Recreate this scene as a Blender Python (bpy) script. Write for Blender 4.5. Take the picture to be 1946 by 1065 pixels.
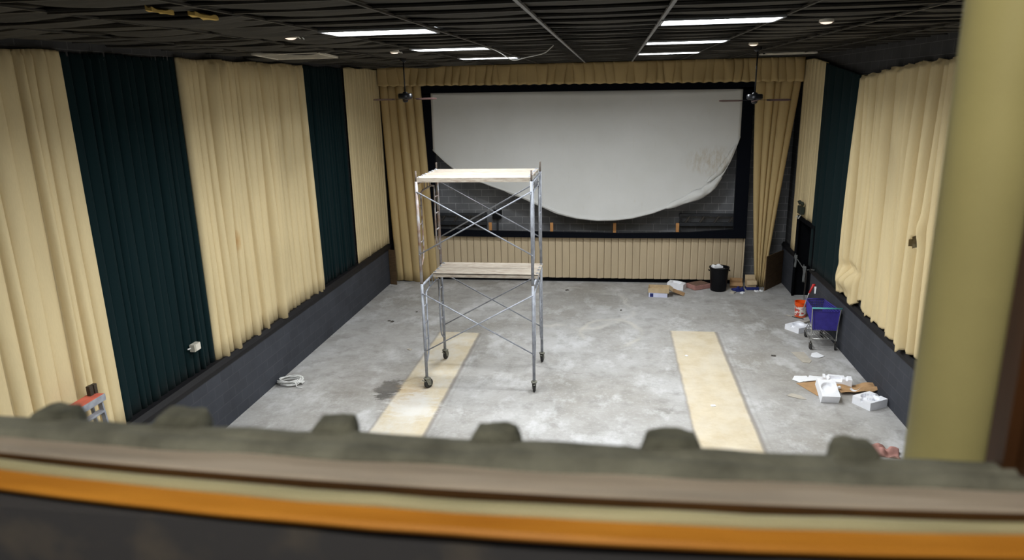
import bpy, bmesh, math, random
from mathutils import Vector, Matrix, noise
PI = math.pi
sin, cos = math.sin, math.cos
scn = bpy.context.scene
for o in list(bpy.data.objects):
    bpy.data.objects.remove(o)
COL = scn.collection

# ------------------------------------------------------------------ camera
FPX = 1350.7
YAW, PITCH, ROLL = 0.14252, 0.26110, -0.02146
def cam_axes():
    F = Vector((-sin(YAW) * cos(PITCH), cos(YAW) * cos(PITCH), -sin(PITCH)))
    R0 = Vector((cos(YAW), sin(YAW), 0)); U0 = R0.cross(F)
    return R0 * cos(ROLL) + U0 * sin(ROLL), U0 * cos(ROLL) - R0 * sin(ROLL), F
R_, U_, F_ = cam_axes()
cd = bpy.data.cameras.new('camera')
cam = bpy.data.objects.new('camera', cd); COL.objects.link(cam)
m = Matrix.Identity(4)
for i in range(3):
    m[i][0], m[i][1], m[i][2] = R_[i], U_[i], -F_[i]
m[2][3] = 5.55
cam.matrix_world = m
cd.sensor_fit = 'HORIZONTAL'; cd.sensor_width = 36.0
cd.lens = FPX / 1946 * 36.0
cd.clip_start = 0.05; cd.clip_end = 100
cd.dof.use_dof = True; cd.dof.focus_distance = 14.0; cd.dof.aperture_fstop = 2.8
scn.camera = cam

# ------------------------------------------------------------------ world, exposure
w = bpy.data.worlds.new('world'); scn.world = w; w.use_nodes = True
bg = w.node_tree.nodes['Background']
bg.inputs[0].default_value = (0.75, 0.8, 0.9, 1); bg.inputs[1].default_value = 0.012
vs = scn.view_settings
vs.view_transform = 'Standard'; vs.look = 'None'; vs.gamma = 1.0
vs.use_curve_mapping = False
vs.exposure = 1.35
TUBE_LIGHT = 6.0           # radiance of the troffer diffusers as seen
LIGHT_Y = (4.24, 7.9, 11.56, 15.22); LIGHT_X = (-3.24, 0.48)    # troffer cells in the ceiling grid
for _x in LIGHT_X:
    for _y in LIGHT_Y:     # downward light of each troffer (spread narrowed, so less of it goes sideways)
        al = bpy.data.lights.new('troffer_light', 'AREA'); al.shape = 'RECTANGLE'; al.size = 1.15; al.size_y = 0.53
        al.energy = 48.0; al.color = (0.95, 0.985, 1.0); al.spread = math.radians(156)
        ao = bpy.data.objects.new('troffer_light', al); COL.objects.link(ao); ao.location = (_x + 0.62, _y + 0.305, 6.205); ao.visible_camera = False
# the bulb of the booth's own ceiling fixture (fixture built below)
bl = bpy.data.lights.new('booth_bulb', 'POINT'); bl.energy = 38.0; bl.color = (1.0, 0.93, 0.82); bl.shadow_soft_size = 0.09
blo = bpy.data.objects.new('booth_bulb', bl); COL.objects.link(blo); blo.location = (-0.28, -0.5, 6.55)

# ------------------------------------------------------------------ node helpers
class G:
    """small helper around a material node tree"""
    def __init__(s, name):
        s.m = bpy.data.materials.new(name); s.m.use_nodes = True
        s.t = s.m.node_tree; s.b = s.t.nodes['Principled BSDF']
    def n(s, kind, **kw):
        nd = s.t.nodes.new(kind)
        for k, v in kw.items(): setattr(nd, k, v)
        return nd
    def put(s, sock, v):
        if hasattr(v, 'is_linked') or isinstance(v, bpy.types.NodeSocket): s.t.links.new(v, sock)
        else: sock.default_value = v
    def math(s, op, a, b=0.0, c=0.0, clamp=False):
        nd = s.n('ShaderNodeMath', operation=op, use_clamp=clamp)
        for i, v in enumerate((a, b, c)): s.put(nd.inputs[i], v)
        return nd.outputs[0]
    def mix(s, f, a, b, mode='MIX'):
        nd = s.n('ShaderNodeMix', data_type='RGBA', blend_type=mode)
        s.put(nd.inputs[0], f)
        for i, v in ((6, a), (7, b)):
            s.put(nd.inputs[i], (*v, 1) if isinstance(v, tuple) and len(v) == 3 else v)
        return nd.outputs[2]
    def pos(s): return s.n('ShaderNodeNewGeometry').outputs['Position']
    def obj(s): return s.n('ShaderNodeTexCoord').outputs['Object']
    def sep(s, v):
        nd = s.n('ShaderNodeSeparateXYZ'); s.put(nd.inputs[0], v); return nd.outputs
    def comb(s, x, y, z=0.0):
        nd = s.n('ShaderNodeCombineXYZ')
        for i, v in enumerate((x, y, z)): s.put(nd.inputs[i], v)
        return nd.outputs[0]
    def scale(s, v, sc):
        nd = s.n('ShaderNodeVectorMath', operation='MULTIPLY'); s.put(nd.inputs[0], v); nd.inputs[1].default_value = sc
        return nd.outputs[0]
    def noise(s, v, scale, detail=4, rough=0.55, dist=0.0):
        nd = s.n('ShaderNodeTexNoise'); s.put(nd.inputs['Vector'], v)
        nd.inputs['Scale'].default_value = scale; nd.inputs['Detail'].default_value = detail
        nd.inputs['Roughness'].default_value = rough; nd.inputs['Distortion'].default_value = dist
        return nd.outputs[0]
    def ramp(s, f, a, b):
        nd = s.n('ShaderNodeMapRange'); s.put(nd.inputs[0], f)
        nd.inputs[1].default_value = a; nd.inputs[2].default_value = b
        return nd.outputs[0]
    def bump(s, h, strength=0.3, dist=0.01):
        nd = s.n('ShaderNodeBump'); nd.inputs['Strength'].default_value = strength; nd.inputs['Distance'].default_value = dist
        s.put(nd.inputs['Height'], h); s.t.links.new(nd.outputs[0], s.b.inputs['Normal'])
    def col(s, v):
        s.put(s.b.inputs['Base Color'], (*v, 1) if isinstance(v, tuple) and len(v) == 3 else v); return s
    def set(s, rough=0.6, metal=0.0, spec=0.3):
        s.b.inputs['Roughness'].default_value = rough; s.b.inputs['Metallic'].default_value = metal
        s.b.inputs['Specular IOR Level'].default_value = spec; return s

def mat(name, c, rough=0.6, metal=0.0, var=0.15, scale=6.0, c2=None, lo=0.35, hi=0.7, bump=0.0, spec=0.3, stretch=None):
    g = G(name); g.set(rough, metal, spec)
    v = g.obj()
    if stretch: v = g.scale(v, stretch)
    f = g.ramp(g.noise(v, scale), lo, hi)
    if c2 is None: c2 = tuple(x * (1 - var) for x in c)
    g.col(g.mix(f, c, c2))
    if bump: g.bump(g.noise(v, scale * 4), bump)
    return g.m

def emit(name, c, s):
    g = G(name); g.col((0.8, 0.8, 0.8))
    g.b.inputs['Emission Color'].default_value = (*c, 1); g.b.inputs['Emission Strength'].default_value = s
    return g.m

def cloth(name, c, dark=0.12, stain=None):
    g = G(name); g.set(0.95, 0, 0.06)
    v = g.obj()
    f = g.ramp(g.noise(g.scale(v, (1, 1, 0.25)), 2.2, 5), 0.3, 0.75)
    base = g.mix(f, c, tuple(x * (1 - dark) for x in c))
    # fine weave
    wv = g.noise(g.scale(v, (1, 1, 0.15)), 90, 2)
    base = g.mix(g.math('MULTIPLY', g.ramp(wv, 0.35, 0.7), 0.10), base, tuple(x * 0.55 for x in c))
    if stain:
        base = stain(g, base)
    g.col(base); g.bump(wv, 0.15, 0.004)
    g.b.inputs['Sheen Weight'].default_value = 0.02
    return g.m

BEIGE = (0.69, 0.56, 0.328)
def hall_stain(g, base):
    p = g.sep(g.pos())
    dy = g.math('DIVIDE', g.math('SUBTRACT', p[1], 11.6), 0.10)
    dz = g.math('DIVIDE', g.math('SUBTRACT', p[2], 3.05), 0.24)
    r = g.math('ADD', g.math('MULTIPLY', dy, dy), g.math('MULTIPLY', dz, dz))
    r = g.math('ADD', r, g.math('MULTIPLY', g.noise(g.pos(), 9), 0.9))
    k = g.math('MULTIPLY', g.math('SUBTRACT', 1.35, r, clamp=True), g.math('LESS_THAN', p[0], -5))
    return g.mix(g.math('MULTIPLY', k, 0.55, clamp=True), base, (0.42, 0.2, 0.04))
M = {}
M['beige'] = cloth('beige_cloth', BEIGE, stain=hall_stain)
M['skirt'] = cloth('tan_panel_cloth', (0.58, 0.47, 0.32))
M['valance'] = cloth('valance_cloth', (0.55, 0.41, 0.205))
def lint(g, base):
    v = g.n('ShaderNodeTexVoronoi'); g.put(v.inputs['Vector'], g.scale(g.pos(), (1, 1, 0.35))); v.inputs['Scale'].default_value = 1.6
    k = g.math('LESS_THAN', v.outputs['Distance'], 0.028)
    return g.mix(g.math('MULTIPLY', k, 0.35), base, (0.3, 0.35, 0.36))
M['green'] = cloth('dark_green_cloth', (0.0048, 0.0150, 0.0172), stain=lint)
M['black_cloth'] = cloth('black_frame_cloth', (0.0045, 0.0055, 0.009))
M['ledge_green'] = mat('dusty_green_cloth', (0.25, 0.255, 0.205), 0.95, 0, 0.45, 14, bump=0.4)
M['pleat_green'] = mat('green_pleat_cloth', (0.20, 0.205, 0.16), 0.95, 0, 0.6, 18, bump=0.4)
M['alu'] = mat('galvanised_steel', (0.35, 0.37, 0.42), 0.5, 0.25, 0.35, 9, bump=0.05)
M['rusty'] = mat('rusty_steel', (0.44, 0.44, 0.46), 0.55, 0.3, 0, 5, c2=(0.24, 0.13, 0.07))
M['pin'] = mat('rusted_pin', (0.15, 0.12, 0.10), 0.7, 0.3, 0.4, 20)
M['plank'] = mat('weathered_plank', (0.45, 0.40, 0.335), 0.85, 0, 0, 7, c2=(0.25, 0.19, 0.145), lo=0.42, hi=0.75, stretch=(0.9, 5, 5), bump=0.2)
M['caster'] = mat('dirty_caster_metal', (0.26, 0.26, 0.22), 0.6, 0.3, 0.5, 30)
M['rubber'] = mat('black_rubber', (0.03, 0.03, 0.03), 0.7, 0, 0.3, 20)
M['white_foam'] = mat('white_foam', (0.86, 0.87, 0.92), 0.8, 0, 0.06, 10, bump=0.08)
M['card'] = mat('brown_cardboard', (0.46, 0.28, 0.14), 0.85, 0, 0.2, 6)
M['card_pale'] = mat('pale_cardboard', (0.55, 0.42, 0.26), 0.85, 0, 0.2, 6)
M['greyboard'] = mat('grey_board', (0.47, 0.43, 0.37), 0.85, 0, 0.15, 6)
M['paper'] = mat('white_paper', (0.84, 0.85, 0.88), 0.8, 0, 0.06, 8)
M['white_cable'] = mat('white_cable', (0.72, 0.72, 0.70), 0.5, 0, 0.15, 10)
M['black_plastic'] = mat('black_plastic', (0.006, 0.0063, 0.008), 0.5, 0, 0.4, 8, spec=0.15)
M['fan_black'] = mat('fan_black_metal', (0.012, 0.013, 0.018), 0.3, 0.3, 0.3, 8, spec=0.5)
M['fan_blade'] = mat('fan_blade_dark_wood', (0.09, 0.05, 0.045), 0.45, 0, 0.4, 6, stretch=(0.4, 4, 1))
M['orange'] = mat('orange_plastic', (0.85, 0.10, 0.01), 0.4, 0, 0.12, 5)
M['blue'] = mat('blue_plastic', (0.055, 0.045, 0.30), 0.4, 0, 0.25, 9)
M['chrome'] = mat('worn_chrome', (0.62, 0.62, 0.60), 0.3, 0.8, 0.3, 20)
M['teal'] = mat('teal_plastic', (0.10, 0.42, 0.42), 0.4, 0, 0, 5, c2=(0.45, 0.25, 0.2), lo=0.5, hi=0.7)
M['red'] = mat('red_plastic', (0.55, 0.03, 0.03), 0.45, 0, 0.2, 8)
M['red_cap'] = mat('faded_red_cap', (0.62, 0.14, 0.09), 0.6, 0, 0.2, 8)
M['brown_bracket'] = mat('dark_brown_bracket', (0.06, 0.045, 0.03), 0.7, 0, 0.4, 20)
M['pink'] = mat('dusty_pink', (0.42, 0.22, 0.19), 0.9, 0, 0.25, 12, bump=0.3)
M['pink_top'] = mat('brown_top_sheet', (0.20, 0.12, 0.09), 0.9, 0, 0.3, 12)
M['ply'] = mat('dark_plywood', (0.115, 0.07, 0.035), 0.75, 0, 0.4, 4, stretch=(1, 1, 5))
M['block'] = mat('fresh_lumber', (0.62, 0.30, 0.11), 0.7, 0, 0.2, 12, stretch=(1, 1, 0.3))
M['rack'] = mat('dark_rack_steel', (0.05, 0.053, 0.06), 0.5, 0.3, 0.3, 9)
M['tbar'] = mat('painted_tee', (0.06, 0.056, 0.05), 0.6, 0, 0.3, 7)
M['tbar_light'] = mat('painted_main_tee', (0.24, 0.24, 0.245), 0.55, 0, 0.3, 7)
M['vent'] = mat('grille_off_white', (0.72, 0.68, 0.60), 0.6, 0, 0.2, 7)
M['yellow'] = mat('yellow_insulation', (0.78, 0.54, 0.16), 0.95, 0, 0.25, 10, bump=0.4)
M['column'] = mat('cream_painted_pipe', (0.54, 0.49, 0.215), 0.55, 0, 0.12, 5, bump=0.03)
M['jamb'] = mat('dark_varnished_jamb', (0.085, 0.035, 0.012), 0.5, 0, 0.4, 8, stretch=(3, 3, 0.4))
M['sill_wood'] = mat('dusty_sill_board', (0.54, 0.47, 0.385), 0.8, 0, 0.35, 7, stretch=(0.4, 4, 4), bump=0.1)
M['sill_gap_shade'] = mat('brown_sill_gap_shade', (0.085, 0.038, 0.008), 0.7, 0, 0.4, 8)  # shade of the gap between the sill boards, put into the colour
M['sill_strip'] = mat('pale_sill_strip', (0.58, 0.54, 0.32), 0.6, 0, 0.3, 8, stretch=(0.4, 4, 4))
M['nosing'] = mat('orange_varnished_wood', (0.72, 0.31, 0.04), 0.45, 0, 0, 5, c2=(0.50, 0.19, 0.02), stretch=(0.5, 4, 4))
M['booth_black'] = mat('booth_shelf_black', (0.07, 0.07, 0.075), 0.85, 0, 0, 9, c2=(0.15, 0.13, 0.105), lo=0.5, hi=0.8)
M['label_white'] = mat('bucket_label', (0.80, 0.74, 0.70), 0.5, 0, 0, 14, c2=(0.55, 0.08, 0.06), lo=0.52, hi=0.56)
M['navy'] = mat('navy_print', (0.02, 0.03, 0.16), 0.5, 0, 0.2, 8)
M['lavender'] = mat('pale_blue_carton', (0.62, 0.64, 0.80), 0.7, 0, 0.1, 8)
M['steel_dark'] = mat('dull_dark_steel', (0.10, 0.09, 0.08), 0.5, 0.5, 0.3, 9)
M['grey_rag'] = mat('grey_rag', (0.13, 0.135, 0.135), 0.95, 0, 0.3, 14)
M['black_lamp'] = mat('dull_green_black_box', (0.03, 0.04, 0.032), 0.5, 0, 0.3, 9)
M['socket_box'] = mat('aged_cream_box', (0.50, 0.47, 0.40), 0.5, 0, 0.15, 9)
M['frame_white'] = mat('troffer_frame', (0.30, 0.31, 0.33), 0.5, 0, 0.1, 9)
M['diffuser'] = emit('lit_diffuser', (0.94, 0.985, 1.0), TUBE_LIGHT)
M['can_lens'] = emit('warm_can_lens', (1.0, 0.74, 0.58), 0.42)
M['cap_black'] = mat('black_cap_rail', (0.008, 0.0075, 0.009), 0.6, 0, 0.3, 9)
M['dark_paint'] = mat('dark_jamb_paint', (0.005, 0.0055, 0.007), 0.9, 0, 0.3, 9, spec=0.05)

def block_wall(name, c, mort, axis, mix=0.6, dark=0.45, strength=0.25):
    g = G(name); g.set(0.8, 0, 0.2)
    p = g.sep(g.pos())
    uv = g.comb(p[axis], p[2])
    br = g.n('ShaderNodeTexBrick'); g.put(br.inputs['Vector'], uv)
    br.inputs['Scale'].default_value = 1.0
    br.inputs['Brick Width'].default_value = 0.41; br.inputs['Row Height'].default_value = 0.205
    br.inputs['Mortar Size'].default_value = 0.006; br.inputs['Mortar Smooth'].default_value = 0.3
    br.inputs['Color1'].default_value = (*c, 1); br.inputs['Color2'].default_value = (*[x * 0.86 for x in c], 1)
    br.inputs['Mortar'].default_value = (*mort, 1)
    f = g.ramp(g.noise(g.pos(), 1.7, 6), 0.35, 0.72)
    col = g.mix(g.math('MULTIPLY', f, dark), br.outputs[0], tuple(x * 0.5 for x in c))
    scuff = g.ramp(g.noise(g.scale(g.pos(), (1, 1, 2)), 7, 5), 0.70, 0.80)
    col = g.mix(g.math('MULTIPLY', scuff, 0.20), col, tuple(min(1, x * 3 + 0.05) for x in c))
    g.col(col); g.bump(g.math('MULTIPLY', br.outputs[1], -1.0), strength, 0.006)
    return g.m
M['plinth'] = block_wall('painted_block_plinth', (0.052, 0.056, 0.068), (0.075, 0.075, 0.085), 1)
M['block_side'] = block_wall('dark_block_wall_side', (0.062, 0.062, 0.066), (0.12, 0.12, 0.12), 1)
M['block_back'] = block_wall('grey_block_wall_back', (0.22, 0.225, 0.24), (0.50, 0.50, 0.50), 0, dark=0.7)

def floor_mat():
    g = G('stained_concrete'); g.set(0.75, 0, 0.25)
    P = g.pos(); p = g.sep(P)
    n1 = g.noise(P, 0.45, 8, 0.6); n2 = g.noise(P, 2.6, 7, 0.65); n3 = g.noise(P, 14, 5, 0.7)
    base = g.mix(g.ramp(n1, 0.35, 0.68), (0.30, 0.285, 0.262), (0.46, 0.455, 0.455))
    base = g.mix(g.math('MULTIPLY', g.ramp(n2, 0.47, 0.72), 0.65), base, (0.215, 0.205, 0.19))
    base = g.mix(g.math('MULTIPLY', g.ramp(n3, 0.52, 0.75), 0.35), base, (0.62, 0.62, 0.62))
    # pale residue towards the middle
    ws = g.noise(g.scale(P, (1.3, 0.8, 1)), 1.1, 8, 0.7)
    base = g.mix(g.math('MULTIPLY', g.ramp(ws, 0.52, 0.64), 0.55), base, (0.60, 0.60, 0.61))
    wob = g.math('MULTIPLY', g.math('SUBTRACT', g.noise(P, 3.0, 5), 0.5), 0.05)
    px = g.math('ADD', p[0], wob); py = g.math('ADD', p[1], wob)
    def box(x0, x1, y0, y1, soft=0.02):
        a = g.ramp(px, x0 - soft, x0 + soft); b = g.ramp(px, x1 + soft, x1 - soft)
        c = g.ramp(py, y0 - soft, y0 + soft); d = g.ramp(py, y1 + soft, y1 - soft)
        return g.math('MULTIPLY', g.math('MULTIPLY', a, b), g.math('MULTIPLY', c, d))
    wn = g.ramp(g.noise(g.scale(P, (1.5, 0.9, 1)), 1.0, 9, 0.72), 0.44, 0.60)
    tan = g.mix(g.ramp(n2, 0.35, 0.7), (0.62, 0.54, 0.40), (0.52, 0.43, 0.29))
    for (x0, x1, y0, y1, wear) in ((-4.02, -3.04, 4.0, 15.7, 0.85), (1.41, 2.45, 4.0, 16.2, 0.28)):
        k = box(x0, x1, y0, y1)
        t = g.mix(g.math('MULTIPLY', wn, wear), tan, (0.62, 0.59, 0.53))
        base = g.mix(g.math('MULTIPLY', k, 0.92), base, t)
        for (xe, ww, st) in ((x0, 0.025, 0.5), (x1, 0.035, 0.75)):
            e = box(xe - ww, xe + ww, y0, y1, 0.02)
            base = g.mix(g.math('MULTIPLY', e, st), base, (0.22, 0.20, 0.185))
        # saw line beside the strip
        e = box(x1 + 0.10, x1 + 0.12, y0, y1 - 0.2, 0.02)
        base = g.mix(g.math('MULTIPLY', e, 0.35), base, (0.25, 0.24, 0.23))
    def blob(cx, cy, rx, ry, edge=0.35, sc=3.0, amt=0.9):
        dx = g.math('DIVIDE', g.math('SUBTRACT', p[0], cx), rx); dy = g.math('DIVIDE', g.math('SUBTRACT', p[1], cy), ry)
        r = g.math('ADD', g.math('MULTIPLY', dx, dx), g.math('MULTIPLY', dy, dy))
        nz = g.noise(g.scale(P, (0.75, 1.5, 1)), sc, 9, 0.72)
        k = g.math('ADD', g.math('MULTIPLY', g.math('SUBTRACT', nz, 0.5), 2.2 * amt), g.math('MULTIPLY', g.math('SUBTRACT', 1.0, r), 0.45))
        return g.ramp(k, 0.0, edge)
    base = g.mix(g.math('MULTIPLY', blob(-4.24, 12.3, 0.27, 0.5, 0.22, 4, 0.9), 0.85), base, (0.05, 0.045, 0.04))
    base = g.mix(g.math('MULTIPLY', blob(-4.7, 12.6, 0.9, 1.2, 0.6, 2, 0.9), 0.45), base, (0.20, 0.18, 0.16))
    base = g.mix(g.math('MULTIPLY', blob(-3.7, 12.2, 0.42, 0.75, 0.6, 3, 1.0), 0.6), base, (0.42, 0.29, 0.15))
    base = g.mix(g.math('MULTIPLY', blob(-3.55, 11.6, 0.55, 0.6, 0.3, 3.5, 1.2), 0.6), base, (0.62, 0.61, 0.59))
    base = g.mix(g.math('MULTIPLY', blob(-5.3, 15.2, 1.4, 2.6, 0.7, 1, 0.9), 0.35), base, (0.22, 0.21, 0.20))
    base = g.mix(g.math('MULTIPLY', blob(-0.5, 18.2, 2.6, 1.5, 0.7, 1, 0.9), 0.30), base, (0.25, 0.24, 0.22))
    # pale dried water-line rings
    def ring(cx, cy, rx, ry, wdt):
        dx = g.math('DIVIDE', g.math('SUBTRACT', p[0], cx), rx); dy = g.math('DIVIDE', g.math('SUBTRACT', p[1], cy), ry)
        r = g.math('SQRT', g.math('ADD', g.math('MULTIPLY', dx, dx), g.math('MULTIPLY', dy, dy)))
        r = g.math('ADD', r, g.math('MULTIPLY', g.math('SUBTRACT', g.noise(P, 1.1, 4), 0.5), 0.7))
        d = g.math('ABSOLUTE', g.math('SUBTRACT', r, 1.0))
        brk = g.ramp(g.noise(P, 1.3, 3), 0.42, 0.6)
        return g.math('MULTIPLY', g.ramp(d, wdt, 0.0), brk)
    base = g.mix(g.math('MULTIPLY', ring(-0.9, 18.0, 1.5, 1.7, 0.10), 0.6), base, (0.58, 0.56, 0.52))
    base = g.mix(g.math('MULTIPLY', ring(0.05, 16.0, 0.65, 1.0, 0.13), 0.5), base, (0.58, 0.55, 0.48))
    # hairline cracks
    v = g.n('ShaderNodeTexVoronoi', feature='DISTANCE_TO_EDGE')
    wv = g.n('ShaderNodeVectorMath', operation='ADD'); g.put(wv.inputs[0], P)
    nz = g.n('ShaderNodeTexNoise'); g.put(nz.inputs['Vector'], P); nz.inputs['Scale'].default_value = 1.2; nz.inputs['Detail'].default_value = 6
    g.put(wv.inputs[1], g.scale(nz.outputs[1], (1.2, 1.2, 0)))
    g.put(v.inputs['Vector'], wv.outputs[0]); v.inputs['Scale'].default_value = 0.28
    ck = g.math('MULTIPLY', g.ramp(v.outputs[0], 0.004, 0.0), g.ramp(g.noise(P, 0.5, 2), 0.52, 0.62))
    base = g.mix(g.math('MULTIPLY', ck, 0.4), base, (0.15, 0.14, 0.13))
    g.col(base); g.bump(g.math('ADD', n3, g.math('MULTIPLY', ck, -2.0)), 0.12, 0.004)
    return g.m
M['floor'] = floor_mat()

def tile_mat():
    g = G('black_ceiling_tile'); g.set(0.85, 0, 0.2)
    P = g.pos(); f = g.ramp(g.noise(g.scale(P, (0.7, 1.6, 1)), 1.4, 6, 0.6), 0.3, 0.72)
    col = g.mix(f, (0.060, 0.055, 0.046), (0.034, 0.032, 0.029))
    wh = g.ramp(g.noise(P, 8, 4, 0.7), 0.66, 0.74)
    g.col(g.mix(g.math('MULTIPLY', wh, 0.25), col, (0.16, 0.15, 0.13)))
    g.bump(g.noise(P, 30, 4), 0.3, 0.01)
    return g.m
M['tile'] = tile_mat()

def sheet_mat():
    g = G('white_screen_vinyl'); g.set(0.75, 0, 0.2)
    P = g.pos(); p = g.sep(P)
    col = g.mix(g.ramp(g.noise(P, 0.7, 6), 0.3, 0.7), (0.70, 0.70, 0.69), (0.63, 0.63, 0.61))
    dx = g.math('DIVIDE', g.math('SUBTRACT', p[0], 2.75), 0.75); dz = g.math('DIVIDE', g.math('SUBTRACT', p[2], 3.55), 0.42)
    r = g.math('ADD', g.math('MULTIPLY', dx, dx), g.math('MULTIPLY', dz, dz))
    k = g.math('MULTIPLY', g.ramp(r, 1.2, 0.1), g.ramp(g.noise(g.scale(P, (3, 1, 1)), 4, 6, 0.7), 0.42, 0.68))
    col = g.mix(g.math('MULTIPLY', k, 0.65), col, (0.42, 0.33, 0.20))
    v2 = g.ramp(g.noise(g.scale(P, (5, 1, 1)), 3, 6, 0.7), 0.6, 0.75)
    col = g.mix(g.math('MULTIPLY', v2, 0.22), col, (0.52, 0.45, 0.33))
    g.col(col); return g.m
M['sheet'] = sheet_mat()

# ------------------------------------------------------------------ mesh helpers
class MB:
    def __init__(s): s.b = bmesh.new()
    def box(s, c, d, rot=None, bev=0.0):
        r = bmesh.ops.create_cube(s.b, size=1.0); vv = r['verts']
        for v in vv: v.co = Vector((v.co.x * d[0], v.co.y * d[1], v.co.z * d[2]))
        if bev:
            es = list({e for v in vv for e in v.link_edges})
            rr = bmesh.ops.bevel(s.b, geom=es, offset=bev, segments=2, affect='EDGES', profile=0.5)
            vv = list({v for f in rr['faces'] for v in f.verts} | {v for v in vv if v.is_valid})
        if rot is not None:
            if not isinstance(rot, Matrix): rot = Matrix.Rotation(rot, 3, 'Z')
            for v in vv: v.co = rot @ v.co
        for v in vv: v.co += Vector(c)
        return s
    def tube(s, pts, r, n=8, cap=True, close=False):
        pts = [Vector(p) for p in pts]; rings = []; N = len(pts)
        rr = r if isinstance(r, (list, tuple)) else [r] * N
        up = None
        for i, p in enumerate(pts):
            if close: t = (pts[(i + 1) % N] - pts[i - 1]).normalized()
            else: t = (pts[min(i + 1, N - 1)] - pts[max(i - 1, 0)]).normalized()
            if up is None:
                up = Vector((0, 0, 1)) if abs(t.z) < 0.9 else Vector((1, 0, 0))
            a = t.cross(up)
            if a.length < 1e-6: a = t.cross(Vector((0, 1, 0.3)))
            a.normalize(); up = a.cross(t).normalized()
            rings.append([s.b.verts.new(p + (a * cos(2 * PI * k / n) + up * sin(2 * PI * k / n)) * rr[i]) for k in range(n)])
        M_ = N if close else N - 1
        for i in range(M_):
            A, B = rings[i], rings[(i + 1) % N]
            for k in range(n):
                try: s.b.faces.new((A[k], A[(k + 1) % n], B[(k + 1) % n], B[k]))
                except ValueError: pass
        if cap and not close:
            s.b.faces.new(rings[0][::-1]); s.b.faces.new(rings[-1])
        return s
    def lathe(s, prof, n=24, c=(0, 0, 0), axis='Z', cap=False):
        rings = []
        for (r, z) in prof:
            ring = []
            for k in range(n):
                a = 2 * PI * k / n
                v = Vector((r * cos(a), r * sin(a), z))
                if axis == 'X': v = Vector((v.z, v.x, v.y))
                if axis == 'Y': v = Vector((v.x, v.z, v.y))
                ring.append(s.b.verts.new(v + Vector(c)))
            rings.append(ring)
        for A, B in zip(rings, rings[1:]):
            for k in range(n): s.b.faces.new((A[k], A[(k + 1) % n], B[(k + 1) % n], B[k]))
        if cap: s.b.faces.new(rings[0][::-1]); s.b.faces.new(rings[-1])
        return s
    def grid(s, nu, nv, fn, skip=None):
        V = [[s.b.verts.new(fn(i / nu, j / nv)) for j in range(nv + 1)] for i in range(nu + 1)]
        for i in range(nu):
            for j in range(nv):
                if skip and skip((i + .5) / nu, (j + .5) / nv): continue
                s.b.faces.new((V[i][j], V[i + 1][j], V[i + 1][j + 1], V[i][j + 1]))
        return s
    def prism(s, poly, z0, z1, f=lambda x, y, z: (x, y, z)):
        a = [s.b.verts.new(f(x, y, z0)) for x, y in poly]; b = [s.b.verts.new(f(x, y, z1)) for x, y in poly]
        n = len(poly)
        s.b.faces.new(a[::-1]); s.b.faces.new(b)
        for i in range(n): s.b.faces.new((a[i], a[(i + 1) % n], b[(i + 1) % n], b[i]))
        return s
    def relief(s, w_, d_, h, fn, nx=24, ny=24):
        """closed block whose top surface is h + fn(x, y)"""
        T = [[None] * (ny + 1) for _ in range(nx + 1)]; B = [[None] * (ny + 1) for _ in range(nx + 1)]
        for i in range(nx + 1):
            for j in range(ny + 1):
                x, y = (i / nx - .5) * w_, (j / ny - .5) * d_
                T[i][j] = s.b.verts.new((x, y, max(0.004, h + fn(x, y)))); B[i][j] = s.b.verts.new((x, y, 0))
        for i in range(nx):
            for j in range(ny):
                s.b.faces.new((T[i][j], T[i + 1][j], T[i + 1][j + 1], T[i][j + 1]))
                s.b.faces.new((B[i][j], B[i][j + 1], B[i + 1][j + 1], B[i + 1][j]))
        for i in range(nx):
            s.b.faces.new((B[i][0], B[i + 1][0], T[i + 1][0], T[i][0])); s.b.faces.new((B[i][ny], T[i][ny], T[i + 1][ny], B[i + 1][ny]))
        for j in range(ny):
            s.b.faces.new((B[0][j], T[0][j], T[0][j + 1], B[0][j + 1])); s.b.faces.new((B[nx][j], B[nx][j + 1], T[nx][j + 1], T[nx][j]))
        return s
    def xform(s, mtx):
        for v in s.b.verts: v.co = mtx @ v.co
        return s
    def build(s, name, material, parent=None, smooth=False, loc=None, solid=0.0, recentre=False, rotz=0.0):
        bmesh.ops.recalc_face_normals(s.b, faces=s.b.faces[:]) if not solid else None
        if recentre:
            vs_ = [v.co for v in s.b.verts]
            c = Vector(((min(v.x for v in vs_) + max(v.x for v in vs_)) / 2, (min(v.y for v in vs_) + max(v.y for v in vs_)) / 2, min(v.z for v in vs_)))
            for v in s.b.verts: v.co -= c
            loc = c
        me = bpy.data.meshes.new(name); s.b.to_mesh(me); s.b.free()
        mm = M[material] if isinstance(material, str) else material
        me.materials.append(mm)
        if smooth:
            for p in me.polygons: p.use_smooth = True
            if smooth == 'auto': me.set_sharp_from_angle(angle=math.radians(40))
        o = bpy.data.objects.new(name, me); COL.objects.link(o)
        if parent: o.parent = parent
        if loc is not None: o.location = loc
        if rotz: o.rotation_euler.z = rotz
        if solid:
            md = o.modifiers.new('thickness', 'SOLIDIFY'); md.thickness = solid; md.offset = 0
        return o

def tag(o, label, cat, group=None):
    o['label'] = label; o['category'] = cat
    if group: o['group'] = group
    return o
def thing(name, label, cat, loc, rotz=0.0, group=None):
    o = bpy.data.objects.new(name, None); COL.objects.link(o); o.empty_display_size = 0.1
    o.location = loc; o.rotation_euler = (0, 0, rotz)
    return tag(o, label, cat, group)
def struct(o): o['kind'] = 'structure'; return o
def copy_tree(o, parent=None):
    c = o.copy(); COL.objects.link(c); c.parent = parent
    for ch in list(o.children): copy_tree(ch, c)
    return c

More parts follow.
